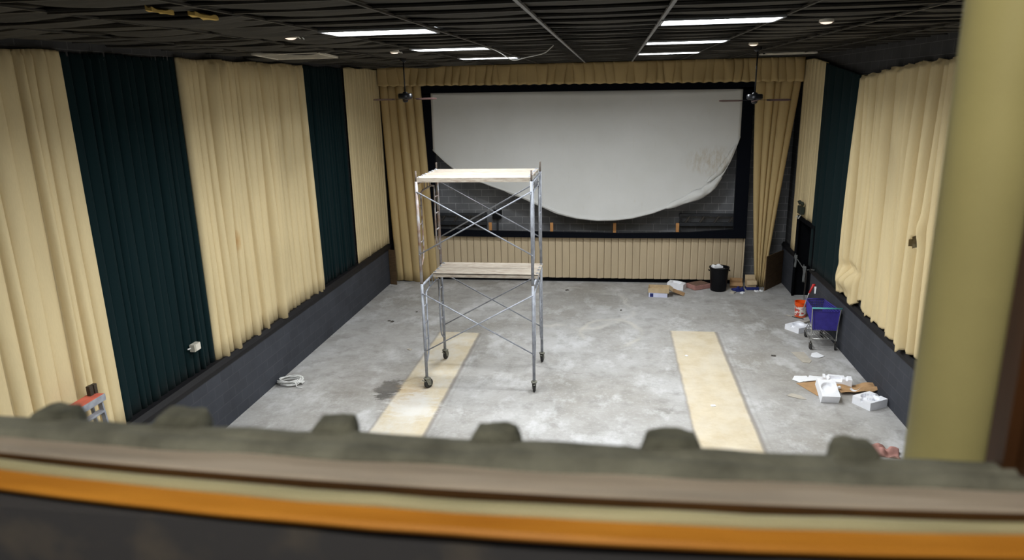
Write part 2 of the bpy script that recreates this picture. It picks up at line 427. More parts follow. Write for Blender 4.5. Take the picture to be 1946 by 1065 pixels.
# ------------------------------------------------------------------ room constants
XL, XR = -6.55, 4.90       # plinth faces
YB = 21.1                  # block wall behind the screen
YR = 0.93                  # theatre face of the booth wall
ZC = 6.25                  # ceiling
DY0, DY1, DZ = 17.9, 19.5, 2.12   # doorway in the right wall

# ------------------------------------------------------------------ structure
struct(MB().box((0, 10.6, -0.1), (18, 23, 0.2)).build('floor', 'floor'))
mb = MB(); mb.box((XL - 0.30, 10.9, 3.2), (0.3, 20.8, 6.8)); struct(mb.build('wall_left', 'block_side'))
mb = MB()
mb.box((XR + 0.25, (YR + DY0) / 2, 3.2), (0.3, DY0 - YR, 6.8))
mb.box((XR + 0.25, (DY1 + 21.3) / 2, 3.2), (0.3, 21.3 - DY1, 6.8))
mb.box((XR + 0.25, (DY0 + DY1) / 2, (DZ + 6.6) / 2), (0.3, DY1 - DY0, 6.6 - DZ))
struct(mb.build('wall_right', 'block_side'))
struct(MB().box((-0.8, YB + 0.1, 3.2), (12.6, 0.2, 6.8)).build('wall_back', 'block_back'))
mb = MB()   # booth wall with the projection opening, x -1.5 .. 0.525, z 5.03 .. 6.35
mb.box((-1.0, 0.86, 2.5), (12, 0.14, 5.0)); mb.box((-4.2, 0.86, 5.8), (5.4, 0.14, 1.6)); mb.box((2.85, 0.86, 5.8), (4.55, 0.14, 1.6))
mb.box((-0.5, 0.86, 6.5), (2.1, 0.14, 0.2))
struct(mb.build('wall_rear', 'block_side'))
# plinths (lower painted block), with dark cap rail
mb = MB(); mb.box((XL - 0.09, 10.6, 0.53), (0.18, 19.0, 1.06)); struct(mb.build('trim_1', 'plinth'))
mb = MB(); mb.prism([(XL - 0.18, 1.05), (XL + 0.025, 1.05), (XL + 0.025, 1.12), (XL - 0.02, 1.19), (XL - 0.18, 1.19)], 1.1, 20.1, lambda x, y, z: (x, z, y))
struct(mb.build('trim_2', 'cap_black'))
mb = MB(); mb.box((XR + 0.09, (1.1 + DY0) / 2, 0.53), (0.18, DY0 - 1.1, 1.06)); mb.box((XR + 0.09, (DY1 + 20.95) / 2, 0.53), (0.18, 20.95 - DY1, 1.06))
struct(mb.build('trim_3', 'plinth'))
mb = MB()
for (a, b) in ((1.1, DY0), (DY1, 20.95)):
    mb.prism([(XR + 0.18, 1.05), (XR - 0.025, 1.05), (XR - 0.025, 1.11), (XR + 0.02, 1.17), (XR + 0.18, 1.17)], a, b, lambda x, y, z: (x, z, y))
struct(mb.build('trim_4', 'cap_black'))
# doorway jambs and the dim passage beyond
mb = MB()
mb.box((XR + 0.21, DY1 + 0.012, DZ / 2), (0.43, 0.10, DZ)); mb.box((XR + 0.21, DY0 - 0.012, DZ / 2), (0.43, 0.10, DZ)); mb.box((XR + 0.21, (DY0 + DY1) / 2, DZ + 0.03), (0.43, DY1 - DY0 + 0.1, 0.10))
struct(mb.build('door_1', 'dark_paint'))
mb = MB()
mb.box((6.9, (DY0 + DY1) / 2, 1.2), (0.1, 3.4, 2.4)); mb.box((6.1, DY1 + 0.9, 1.2), (1.7, 0.1, 2.4)); mb.box((6.1, DY0 - 0.8, 1.2), (1.7, 0.1, 2.4)); mb.box((6.1, 18.75, 2.45), (1.8, 3.6, 0.1))
struct(mb.build('wall_passage', 'dark_paint'))

# ceiling: 1.24 x 0.61 m tiles, each sagging a little, in a tee grid
rnd = random.Random(4)
GX = [0.48 + 1.24 * k for k in range(-6, 5)]; GX = [x for x in GX if -7.1 < x < 5.6]
GX = [-6.9] + [x for x in GX if -6.8 < x < 5.2] + [5.25]
GY = [7.9 + 0.61 * k for k in range(-12, 23)]; GY = [y for y in GY if 0.6 < y < 21.3]
def lit_cell(x, y): return any(abs(x - a) < .1 for a in LIGHT_X) and any(abs(y - b) < .1 for b in LIGHT_Y)
mb = MB()
for i in range(len(GX) - 1):
    for j in range(len(GY) - 1):
        x0, x1, y0, y1 = GX[i], GX[i + 1], GY[j], GY[j + 1]
        if lit_cell(x0, y0): continue
        left = x0 < -3.3; far_right = x0 > 2.9
        sag = rnd.uniform(0.012, 0.045) + (rnd.uniform(0, 0.06) if left else 0)
        tilt = rnd.uniform(-0.02, 0.05) if left else rnd.uniform(0.005, 0.022)
        tx = rnd.uniform(-0.03, 0.03) if left or far_right else rnd.uniform(-0.006, 0.006)
        def fn(u, v, x0=x0, x1=x1, y0=y0, y1=y1, sag=sag, tilt=tilt, tx=tx):
            return (x0 + (x1 - x0) * u, y0 + (y1 - y0) * v, ZC + 0.025 - sag * (1 - (2 * u - 1) ** 2) * (0.3 + 0.7 * sin(PI * v)) - tilt * (1 - v) + tx * (u - .5))
        mb.grid(4, 4, fn)
o = mb.build('ceiling', 'tile', solid=0.015); struct(o)
mb = MB()
mb.box((-0.8, 11, 6.62), (12.6, 21, 0.06)); struct(mb.build('ceiling_deck', 'dark_paint'))
mb = MB()
for y in GY:
    mb.box((-0.8, y, ZC - 0.012), (12.1, 0.03, 0.02)); mb.box((-0.8, y + 0.03, ZC + 0.012), (12.1, 0.03, 0.02))
struct(mb.build('trim_5', 'tbar'))
mb = MB()
for x in GX[1:-1]:
    if not (-1.0 < x < 0.6): mb.box((x, 11, ZC - 0.018), (0.025, 20.4, 0.018))
struct(mb.build('trim_6', 'tbar'))
mb = MB()
for x in GX[1:-1]:
    if -1.0 < x < 0.6: mb.box((x, 11, ZC - 0.022), (0.034, 20.4, 0.022))
struct(mb.build('trim_7', 'tbar_light'))

# ------------------------------------------------------------------ curtains
def folds(width, lam, seed, jit=0.35):
    r = random.Random(seed); u = 0.0; out = [0.0]
    while u < width:
        u += lam * r.uniform(1 - jit, 1 + jit); out.append(u)
    k = width / out[-1]
    return [x * k for x in out]
def drape(wid, ztop, zbot, lam, amp, seed, place, nv=16, per=10, sharp=0.45, jit=0.35, skip=None, gather=True, extra=None, wander=0.25):
    """pleated cloth: place(u, off, z, v) -> xyz, off is how far the fold stands out of the wall"""
    fb = folds(wid, lam, seed, jit); r = random.Random(seed + 99)
    amps = [amp * r.uniform(0.55, 1.15) for _ in fb]; ph = [r.uniform(0, 6.28) for _ in fb]
    us = []
    for i in range(len(fb) - 1):
        for k in range(per): us.append((i, 0.5 - 0.5 * cos(PI * k / per)))
    us.append((len(fb) - 2, 1.0))
    def fn(a, v):
        i, t = us[min(int(round(a * (len(us) - 1))), len(us) - 1)]
        def edge(q):
            if q in (0, len(fb) - 1): return fb[q]
            return fb[q] + lam * wander * 0.5 * (sin(2.2 * v + ph[q]) - sin(ph[q])) * 0.6
        u = edge(i) + (edge(i + 1) - edge(i)) * t
        zt, zb = ztop(u), zbot(u)
        z = zb + (zt - zb) * v
        A = amps[i] * (0.75 + 0.35 * sin(2.6 * (1 - v) + ph[i]))
        off = A * ((sin(PI * t) ** sharp) * (1 + 0.22 * sin(ph[i]) * (2 * t - 1)) - 0.16 * (0.5 + 0.5 * sin(ph[i] * 3)) * sin(PI * t) ** 6)
        if gather and v > 0.985: off = A * 0.55 * (sin(PI * t) ** sharp) + 0.012 * sin(4 * PI * t)
        if extra: off = max(0.0, off + extra(u, z))
        return place(u, off, z, v)
    mb = MB(); n = len(us) - 1
    vv = [j / nv for j in range(nv + 1)]
    if gather: vv = [x * 0.985 for x in vv] + [0.9925, 1.0]
    V = [[mb.b.verts.new(fn(i / n, v)) for v in vv] for i in range(n + 1)]
    for i in range(n):
        for j in range(len(vv) - 1):
            if skip and skip(*[(V[i][j].co + V[i + 1][j + 1].co)[q] / 2 for q in range(3)]): continue
            mb.b.faces.new((V[i][j], V[i + 1][j], V[i + 1][j + 1], V[i][j + 1]))
    return mb

GRP_L = 'pleated curtain panels on the left wall'; GRP_R = 'pleated curtain panels on the right wall'
def left_panel(a, b, material, label, seed, lam=0.185, amp=0.07, back=0.0):
    zt = lambda u: 6.12 + 0.006 * (a + u - 8) + 0.012 * sin((a + u) * 5.0)
    mb = drape(b - a, zt, lambda u: 1.17, lam, amp, seed, lambda u, off, z, v: (XL - 0.125 - back + off, a + u + 0.08, z), nv=14)
    o = mb.build('wall_curtain', material, smooth=True, recentre=True, solid=0.005)
    tag(o, label, 'curtain', GRP_L)
left_panel(3.45, 8.13, 'beige', 'beige pleated wall curtain behind the stepladder, cut off by the left frame edge', 1, 0.205, 0.15)
left_panel(8.11, 10.52, 'green', 'wide dark green pleated curtain with the small cream socket box, left wall', 2, 0.17, 0.075, 0.03)
left_panel(10.5, 15.18, 'beige', 'widest beige pleated curtain between the two dark green ones on the left wall', 3, 0.205, 0.16)
left_panel(15.16, 17.53, 'green', 'narrower dark green pleated curtain on the left wall, nearer the screen', 4, 0.17, 0.065, 0.03)
left_panel(17.51, 20.22, 'beige', 'beige flat-hung curtain in the far left corner beside the screen drape', 5, 0.13, 0.04, -0.04)

def right_panel(a, b, material, label, seed, zt, zb, lam=0.2, amp=0.08, back=0.0, skip=None, extra=None, nv=16, sharp=0.45):
    mb = drape(b - a, lambda u: zt(a + u), lambda u: zb(a + u), lam, amp, seed, lambda u, off, z, v: (XR + 0.05 + back - off, a + u, z), nv=nv, skip=skip, extra=(lambda u, z: extra(a + u, z)) if extra else None, sharp=sharp)
    o = mb.build('wall_curtain', material, smooth=True, recentre=True, solid=0.005)
    tag(o, label, 'curtain', GRP_R)
lerp = lambda x, a, b, fa, fb: fa + (fb - fa) * (x - a) / (b - a)
def torn(y):
    k = noise.noise(Vector((y * 2.6, 3.1, 0))) * 0.16 + noise.noise(Vector((y * 9, 1.1, 0))) * 0.06
    base = lerp(y, 8.6, 15.7, 1.20, 1.23)
    return base + (k if 12.0 < y < 15.4 else k * 0.25)
def bulge(y, z):
    # cloth bunched up near its far lower corner, and a deep fold under the tear
    a = 0.16 * math.exp(-((y - 15.15) / 0.33) ** 2 - ((z - 1.55) / 0.16) ** 2)
    b = -0.10 * math.exp(-((y - 15.0) / 0.4) ** 2 - ((z - 1.85) / 0.1) ** 2)
    c = -0.09 * math.exp(-((y - (11.93 - 0.05 * (3.1 - z))) / 0.08) ** 2) * max(0, min(1, (3.15 - z) / 0.2))
    d = 0.05 * math.exp(-((y - 11.80) / 0.1) ** 2 - ((z - 3.3) / 0.18) ** 2)
    return a + b + c + d
def tear(x, y, z): return ((y - 12.0 + 0.25 * (z - 3.05)) / 0.05) ** 2 + ((z - 3.05) / 0.09) ** 2 < 1
right_panel(8.6, 15.68, 'beige', 'torn beige curtain with sagging top and ragged hem on the right wall', 11,
            lambda y: 5.73 + 0.035 * (15.7 - y) + 0.04 * sin((y - 11) * 0.9) - 0.02 + 0.018 * sin(y * 11), torn, 0.28, 0.19, 0.03, tear, bulge, 120, 0.55)
right_panel(15.66, 18.2, 'green', 'dark green curtain beside the torn beige one on the right wall', 12,
            lambda y: lerp(y, 15.66, 18.2, 5.71, 6.02), lambda y: 1.17 if y < DY0 else 1.17, 0.6, 0.04, -0.03)
right_panel(18.08, 20.2, 'beige', 'beige curtain above the doorway in the far right corner', 13,
            lambda y: lerp(y, 18.08, 19.3, 6.02, 6.16) if y < 19.3 else 6.16, lambda y: 2.2 if y < 19.52 else 1.17, 0.16, 0.04)

# stage drapes, valance and the panel below the screen
YD = 20.2
mb = drape(1.0, lambda u: 5.9, lambda u: 0.02 + 0.03 * sin(u * 8), 0.25, 0.15, 21, lambda u, off, z, v: (
    lerp(v, 0, 1, -6.44, -6.60) + u * lerp(v, 0, 1, 1.28, 1.20), YD + 0.05 - off, z), jit=0.2, gather=False, wander=0.1)
tag(mb.build('stage_drape', 'valance', smooth=True, recentre=True, solid=0.006), 'beige floor-length drape left of the screen, behind the scaffold', 'curtain')
mb = drape(1.0, lambda u: 5.9, lambda u: 0.03 + 0.02 * sin(u * 7), 0.22, 0.14, 22, lambda u, off, z, v: (
    lerp(v, 0, 1, 4.06, 3.72) - 0.05 * sin(PI * v) * (1 - u) + u * lerp(v ** 1.05, 0, 1, 0.25, 1.20), YD + 0.05 - off, z), jit=0.2, gather=False, wander=0.1)
tag(mb.build('stage_drape', 'valance', smooth=True, recentre=True, solid=0.006), 'beige floor-length drape right of the screen, narrowing towards the plywood board', 'curtain')
mb = drape(11.48, lambda u: 6.23, lambda u: lerp(u, 0, 11.48, 5.73, 5.62) + 0.012 * sin(u * 23), 0.26, 0.13, 23, lambda u, off, z, v: (
    -6.58 + u, YD - 0.14 - off * (0.35 + 0.65 * (1 - v)), z), nv=8, jit=0.25, sharp=0.5, gather=True, wander=0.5)
tag(mb.build('valance', 'valance', smooth=True, recentre=True, solid=0.006), 'gathered beige valance running along the top of the screen wall', 'valance')
# skirt of flat lapped pleats
mb = MB(); r = random.Random(8); x = -5.3; poly = []
while x < 3.74:
    ww = 0.205 * r.uniform(0.97, 1.03); x2 = min(x + ww, 3.76)
    poly += [(x, 20.51), (x + 0.010, 20.515), (x + 0.016, 20.452), (x + 0.05, 20.448), (x2 - 0.004, 20.472)]
    x = x2
rows = [0.13, 0.5, 0.9, 1.44]
V = [[mb.b.verts.new((px, py + 0.006 * noise.noise(Vector((px * 3, z * 2, 0))), z + (0.012 * noise.noise(Vector((px * 4, 0, 5))) if z < 0.2 else 0))) for z in rows] for (px, py) in poly]
for i in range(len(V) - 1):
    for j in range(3): mb.b.faces.new((V[i][j], V[i + 1][j], V[i + 1][j + 1], V[i][j + 1]))
tag(mb.build('skirt_curtain', 'skirt', recentre=True, solid=0.004), 'low tan pleated cloth skirt below the black screen frame', 'curtain')
mb = MB(); mb.box((-0.8, 20.545, 0.075), (9.1, 0.03, 0.15)); struct(mb.build('trim_8', 'dark_paint'))

# ------------------------------------------------------------------ screen
t = thing('screen_frame', 'black cloth-covered frame around the hanging white screen', 'screen frame', (-0.83, 20.38, 1.4))
def fb(name, pts, y0=-0.06, y1=0.06):
    mb = MB(); mb.prism([(x + 0.83, z - 1.4) for x, z in pts], y0, y1, lambda x, y, z: (x, z, y)); mb.build(name, 'black_cloth', t)
fb('top_rail', [(-5.42, 5.47), (3.72, 5.42), (3.72, 5.66), (-5.42, 5.70)])
fb('side_rail', [(-5.42, 1.40), (-5.10, 1.56), (-5.10, 5.48), (-5.42, 5.50)])
fb('side_rail', [(3.40, 1.60), (3.76, 1.38), (3.72, 5.50), (3.37, 5.50)])
fb('bottom_rail', [(-5.42, 1.39), (-3, 1.37), (0, 1.36), (3.76, 1.38), (3.74, 1.66), (3.0, 1.60), (2.2, 1.54), (1.0, 1.51), (0.2, 1.50), (-1.8, 1.53), (-3.6, 1.55), (-5.0, 1.60), (-5.42, 1.60)], -0.065, 0.05)
# sheet outline (x, z of the lower edge)
hem = [(-5.13, 3.90), (-4.80, 3.58), (-4.47, 3.317), (-3.95, 3.06), (-3.37, 2.84), (-2.90, 2.68), (-2.45, 2.50), (-2.0, 2.29), (-1.54, 2.09), (-0.95, 1.94), (-0.40, 1.885), (0.10, 1.90), (0.57, 1.955), (1.15, 2.10), (1.73, 2.32), (2.30, 2.55), (2.75, 2.80), (3.02, 3.15), (3.22, 3.55), (3.43, 4.17)]
def hemz(x):
    for (a, za), (b, zb) in zip(hem, hem[1:]):
        if x <= b: return za + (zb - za) * max(0, (x - a)) / (b - a)
    return hem[-1][1]
mb = MB(); xs = [lerp(i, 0, 110, -5.13, 3.43) for i in range(111)]; NV = 26
def sheet_y(x, f, z):
    # f: 0 at the top rail, 1 at the hem
    s_ = 20.31 - 0.10 * f ** 2 - 0.02 * sin(x * 1.3 + 1) * f + 0.012 * noise.noise(Vector((x * 0.8, z * 0.5, 2)))
    return s_
V = []
for x in xs:
    zt = lerp(x, -5.13, 3.43, 5.515, 5.455); zb = hemz(x); row = []
    for j in range(NV + 1):
        f = j / NV; z = zt + (zb - zt) * f; row.append(mb.b.verts.new((x, sheet_y(x, (5.5 - z) / 3.6, z), z)))
    # hem curls back on itself
    row.append(mb.b.verts.new((x, row[-1].co.y - 0.035, zb + 0.015))); row.append(mb.b.verts.new((x, row[NV].co.y - 0.045, zb + 0.06)))
    V.append(row)
for i in range(110):
    for j in range(NV + 2): mb.b.faces.new((V[i][j], V[i][j + 1], V[i + 1][j + 1], V[i + 1][j]))
t = thing('projection_screen', 'large torn white projection screen sagging in a half-round curve', 'projection screen', (-0.85, 20.3, 1.885))
o = mb.xform(Matrix.Translation((0.85, -20.3, -1.885))).build('sheet', 'sheet', t, smooth=True, solid=0.006)
# rolled torn edge lower right and lower left
def roll(pts, wd, lift, name='rolled_edge'):
    mb = MB(); N = 40
    def P_(q):
        q *= len(pts) - 1; i = min(int(q), len(pts) - 2); f = q - i
        return Vector(pts[i]).lerp(Vector(pts[i + 1]), f)
    rows = []
    for i in range(N + 1):
        q = i / N; p = P_(q); env = sin(PI * q) ** 0.5 + 0.02
        ww = wd * env * (1 + 0.35 * noise.noise(Vector((q * 6, 1, 0))))
        nx, nz = P_(min(1, q + .02)).x - P_(max(0, q - .02)).x, P_(min(1, q + .02)).y - P_(max(0, q - .02)).y
        L = math.hypot(nx, nz); nx, nz = -nz / L, nx / L   # towards the sheet
        row = []
        for k in range(9):
            a = k / 8
            x, z = p.x + nx * ww * (a - 0.35), p.y + nz * ww * (a - 0.35)
            y = sheet_y(x, (5.5 - z) / 3.6, z) - 0.012 - lift * sin(PI * a) * (0.6 + 0.4 * sin(q * 17)) * env
            row.append(mb.b.verts.new((x + 0.85, y - 20.3, z - 1.885)))
        rows.append(row)
    for i in range(N):
        for k in range(8): mb.b.faces.new((rows[i][k], rows[i][k + 1], rows[i + 1][k + 1], rows[i + 1][k]))
    mb.build(name, 'sheet', t, smooth=True, solid=0.006)
roll([(1.5, 2.24), (2.0, 2.44), (2.5, 2.64), (2.78, 2.85), (3.0, 3.15)], 0.26, 0.13)
roll([(2.6, 2.95), (2.95, 3.25), (3.18, 3.6), (3.34, 4.0)], 0.16, 0.10)
roll([(-3.1, 2.76), (-2.45, 2.52), (-1.54, 2.11), (-0.9, 1.94)], 0.10, 0.03)

# studs standing on the bottom rail
for i, x in enumerate((-3.57, -1.74, 0.095, 1.884)):
    lab = ['cut lumber stud end on the screen frame, behind the scaffold braces', 'cut lumber stud end on the screen frame, just right of the scaffold',
           'cut lumber stud end on the screen frame, under the lowest sag of the screen', 'cut lumber stud end on the screen frame, nearest the right drape'][i]
    o = MB().box((0, 0, 0.88), (0.09, 0.045, 1.76), bev=0.004).build('lumber_stud', 'block', loc=(x, 20.59, 0))
    tag(o, lab, 'wood block', 'lumber studs behind the screen frame')
# racks behind the screen
def rack(x0, x1, label, seed):
    t = thing('steel_rack', label, 'rack', ((x0 + x1) / 2, 20.9, 1.55)); W_ = x1 - x0
    MB().box((0, 0, 0.40), (W_, 0.1, 0.07)).build('top_rail', 'rack', t); MB().box((0, 0, 0.13), (W_, 0.12, 0.10)).build('bottom_rail', 'rack', t)
    n = 4
    for k in range(n):
        x = -W_ / 2 + W_ * (k + .6) / n
        MB().box((x, 0, 0.28), (0.04, 0.06, 0.26), Matrix.Rotation(0.55, 3, 'Y')).build('diagonal_brace', 'steel_dark', t)
    for sx in (-1, 1): MB().box((sx * (W_ / 2 - 0.05), 0.06, -0.55), (0.06, 0.06, 2.0)).build('post', 'rack', t)
rack(-5.3, -3.72, 'dark steel rack behind the screen frame, seen through the scaffold', 1)
rack(1.95, 3.58, 'dark steel rack behind the screen frame near the right drape', 2)
t = thing('black_speaker_box', 'black box on the block wall beside the left rack, above a lumber stud', 'box', (-3.42, 20.98, 1.80))
MB().box((0, 0, 0.14), (0.27, 0.2, 0.24), bev=0.01).build('body', 'black_plastic', t)
MB().box((0, 0.03, -0.85), (0.05, 0.05, 1.75)).build('post', 'rack', t)

# ------------------------------------------------------------------ troffers
def make_troffer():
    t = thing('ceiling_light', 'x', 'ceiling light', (0, 0, 0))
    mb = MB()
    for sx in (-1, 1): mb.box((sx * 0.605, 0, 0.0), (0.03, 0.60, 0.05))
    for sy in (-1, 1): mb.box((0, sy * 0.29, 0.0), (1.22, 0.03, 0.05))
    mb.box((0, 0, 0.05), (1.22, 0.6, 0.03)); mb.build('frame', 'frame_white', t)
    MB().box((0, 0, -0.008), (1.185, 0.555, 0.02), bev=0.004).build('diffuser', 'diffuser', t)
    return t
proto = make_troffer(); first = True
tl = {(0, 0): 'lit ceiling panel outside the frame above the booth window, left row', (1, 0): 'lit ceiling panel outside the frame above the booth window, right row',
      (0, 1): 'nearest and largest lit ceiling panel of the left row', (1, 1): 'nearest and largest lit ceiling panel of the right row',
      (0, 2): 'middle lit ceiling panel of the left row, where the white cable starts', (1, 2): 'middle lit ceiling panel of the right row',
      (0, 3): 'farthest lit ceiling panel of the left row, with the white cable across it', (1, 3): 'farthest lit ceiling panel of the right row, closest to the screen'}
for i, x in enumerate(LIGHT_X):
    for j, y in enumerate(LIGHT_Y):
        o = proto if first else copy_tree(proto); first = False
        o.location = (x + 0.62, y + 0.305, ZC - 0.02); o['label'] = tl[(i, j)]; o['group'] = 'lit fluorescent ceiling panels'
# recessed can lights
cans = [((-3.78, 8.40), 'round can light left of the nearest left ceiling panel'), ((2.30, 8.65), 'round can light right of the nearest right ceiling panel'),
        ((-3.64, 12.10), 'round can light just above the left ceiling fan'), ((2.30, 12.90), 'round can light just above the right ceiling fan')]
proto = None
for (x, y), lab in cans:
    if proto is None:
        t = thing('can_light', lab, 'ceiling light', (x, y, ZC - 0.05), 0, 'round can lights')
        MB().lathe([(0.072, 0.06), (0.078, 0.0), (0.066, -0.004), (0.060, 0.01), (0.060, 0.06)], 20).build('trim_ring', 'vent', t, smooth=True)
        MB().lathe([(0.0, -0.022), (0.03, -0.020), (0.055, -0.012), (0.064, -0.003), (0.064, 0.012), (0.0, 0.012)], 20).build('lens', 'can_lens', t)
        MB().tube([(0.05, 0.1, 0.02), (0.06, 0.13, 0.0), (0.05, 0.16, 0.025)], 0.008, 6).build('spring_clip', 'chrome', t)
        MB().tube([(0.05, 0.22, 0.02), (0.06, 0.24, 0.0), (0.05, 0.26, 0.02)], 0.008, 6).build('spring_clip', 'chrome', t); proto = t
    else:
        o = copy_tree(proto); o.location = (x, y, ZC - 0.05); o['label'] = lab
# return-air grilles
def grille(x, y, label, wx=1.2, wy=0.58, drop=0.0, rot=0.0, tip=0.0):
    t = thing('ceiling_grille', label, 'vent', (x, y, ZC - 0.03 - drop), rot)
    mb = MB()
    for sx in (-1, 1): mb.box((sx * (wx / 2 - 0.02), 0, 0), (0.04, wy, 0.03))
    for sy in (-1, 1): mb.box((0, sy * (wy / 2 - 0.02), 0), (wx, 0.04, 0.03))
    mb.build('frame', 'vent', t)
    mb = MB(); n = 14
    for k in range(n): mb.box((0, -wy / 2 + 0.04 + (wy - 0.08) * (k + .5) / n, 0.004), (wx - 0.07, 0.03, 0.004), Matrix.Rotation(0.5, 3, 'X'))
    mb.build('louvre', 'vent', t)
    t.rotation_euler.x = tip
grille(-5.35, 12.05, 'off-white ceiling vent above the left wall curtains', 1.15, 0.95, 0.03, 0.0, -0.045)
grille(3.9, 17.5, 'off-white slim ceiling vent right of the right ceiling fan', 1.2, 0.5)
# torn insulation showing through the grid
for (x, y, s, lab) in ((-3.44, 5.93, 0.85, 'larger patch of yellow insulation hanging through the ceiling grid'), (-3.53, 5.47, 0.7, 'smaller patch of yellow insulation nearest the top frame edge')):
    mb = MB(); mb.relief(0.17 * s, 0.34 * s, 0.03, lambda x_, y_: 0.02 * noise.noise(Vector((x_ * 14, y_ * 14, s))), 10, 10)
    for v in mb.b.verts: v.co.x *= (0.45 + 0.55 * (v.co.y / (0.34 * s) + .5)); v.co.z += 0.02 * noise.noise(Vector((v.co.x * 9, v.co.y * 9, 7)))
    tag(mb.build('insulation_scrap', 'yellow', loc=(x, y, ZC - 0.055)), lab, 'insulation', 'yellow insulation scraps')
# loose white cable
def bez(pts, n=10):
    out = []
    P_ = [Vector(p) for p in pts]; P_ = [2 * P_[0] - P_[1]] + P_ + [2 * P_[-1] - P_[-2]]
    for i in range(1, len(P_) - 2):
        for k in range(n):
            t_ = k / n; a, b, c, d = P_[i - 1], P_[i], P_[i + 1], P_[i + 2]
            out.append(0.5 * ((2 * b) + (c - a) * t_ + (2 * a - 5 * b + 4 * c - d) * t_ ** 2 + (3 * b - a - 3 * c + d) * t_ ** 3))
    out.append(P_[-2]); return out
mb = MB(); mb.tube(bez([(-2.03, 12.0, 6.235), (-1.84, 12, 6.146), (-1.63, 12, 6.026), (-1.41, 12, 6.06), (-1.13, 12, 6.115), (-1.03, 12.0, 6.18), (-0.965, 12, 6.235)]), 0.009, 6)
tag(mb.build('hanging_cable', 'white_cable', smooth=True, recentre=True), 'loose white cable drooping from the ceiling between the light rows', 'cable')

# ------------------------------------------------------------------ ceiling fans
def make_fan(drop):
    t = thing('ceiling_fan', 'x', 'ceiling fan', (0, 0, 0))
    MB().lathe([(0.0, drop), (0.075, drop), (0.07, drop - 0.05), (0.02, drop - 0.09), (0.0, drop - 0.09)], 20).build('canopy', 'fan_black', t, smooth='auto')
    MB().tube([(0, 0, 0.08), (0, 0, drop - 0.05)], 0.014, 10).build('down_rod', 'fan_black', t, smooth=True)
    MB().lathe([(0.0, 0.11), (0.04, 0.11), (0.055, 0.085), (0.135, 0.08), (0.15, 0.06), (0.15, 0.0), (0.13, -0.02), (0.06, -0.03), (0.0, -0.03)], 28).build('motor_housing', 'fan_black', t, smooth='auto')
    MB().lathe([(0.0, -0.028), (0.06, -0.028), (0.055, -0.08), (0.03, -0.10), (0.0, -0.10)], 20).build('switch_cup', 'fan_black', t, smooth='auto')
    for k in range(4):
        a = k * PI / 2; R3 = Matrix.Rotation(a, 3, 'Z'); pit = Matrix.Rotation(0.24, 3, 'X')
        mb = MB(); poly = [(0.22, -0.05), (0.30, -0.062), (0.58, -0.07), (0.645, -0.05), (0.66, 0), (0.645, 0.05), (0.58, 0.07), (0.30, 0.062), (0.22, 0.05)]
        mb.prism(poly, -0.004, 0.004)
        for v in mb.b.verts: v.co = R3 @ (pit @ v.co + Vector((0, 0, -0.035)))
        bl = mb.build('blade', 'fan_blade', t)
        mb = MB(); mb.box((0.18, 0, -0.03), (0.16, 0.035, 0.008)); mb.box((0.26, 0, -0.032), (0.05, 0.085, 0.008))
        for v in mb.b.verts: v.co = R3 @ v.co
        mb.build('blade_arm', 'fan_black', bl)
    return t
f1 = make_fan(0.78); f1.location = (-4.28, 14.8, 5.45); f1.rotation_euler.z = 0.12 + 0.28
tag(f1, 'black ceiling fan hanging in front of the left stage drape', 'ceiling fan', 'ceiling fans by the screen')
f2 = make_fan(0.94); f2.location = (2.69, 14.6, 5.30); f2.rotation_euler.z = -0.16
tag(f2, 'black ceiling fan hanging in front of the right stage drape', 'ceiling fan', 'ceiling fans by the screen')

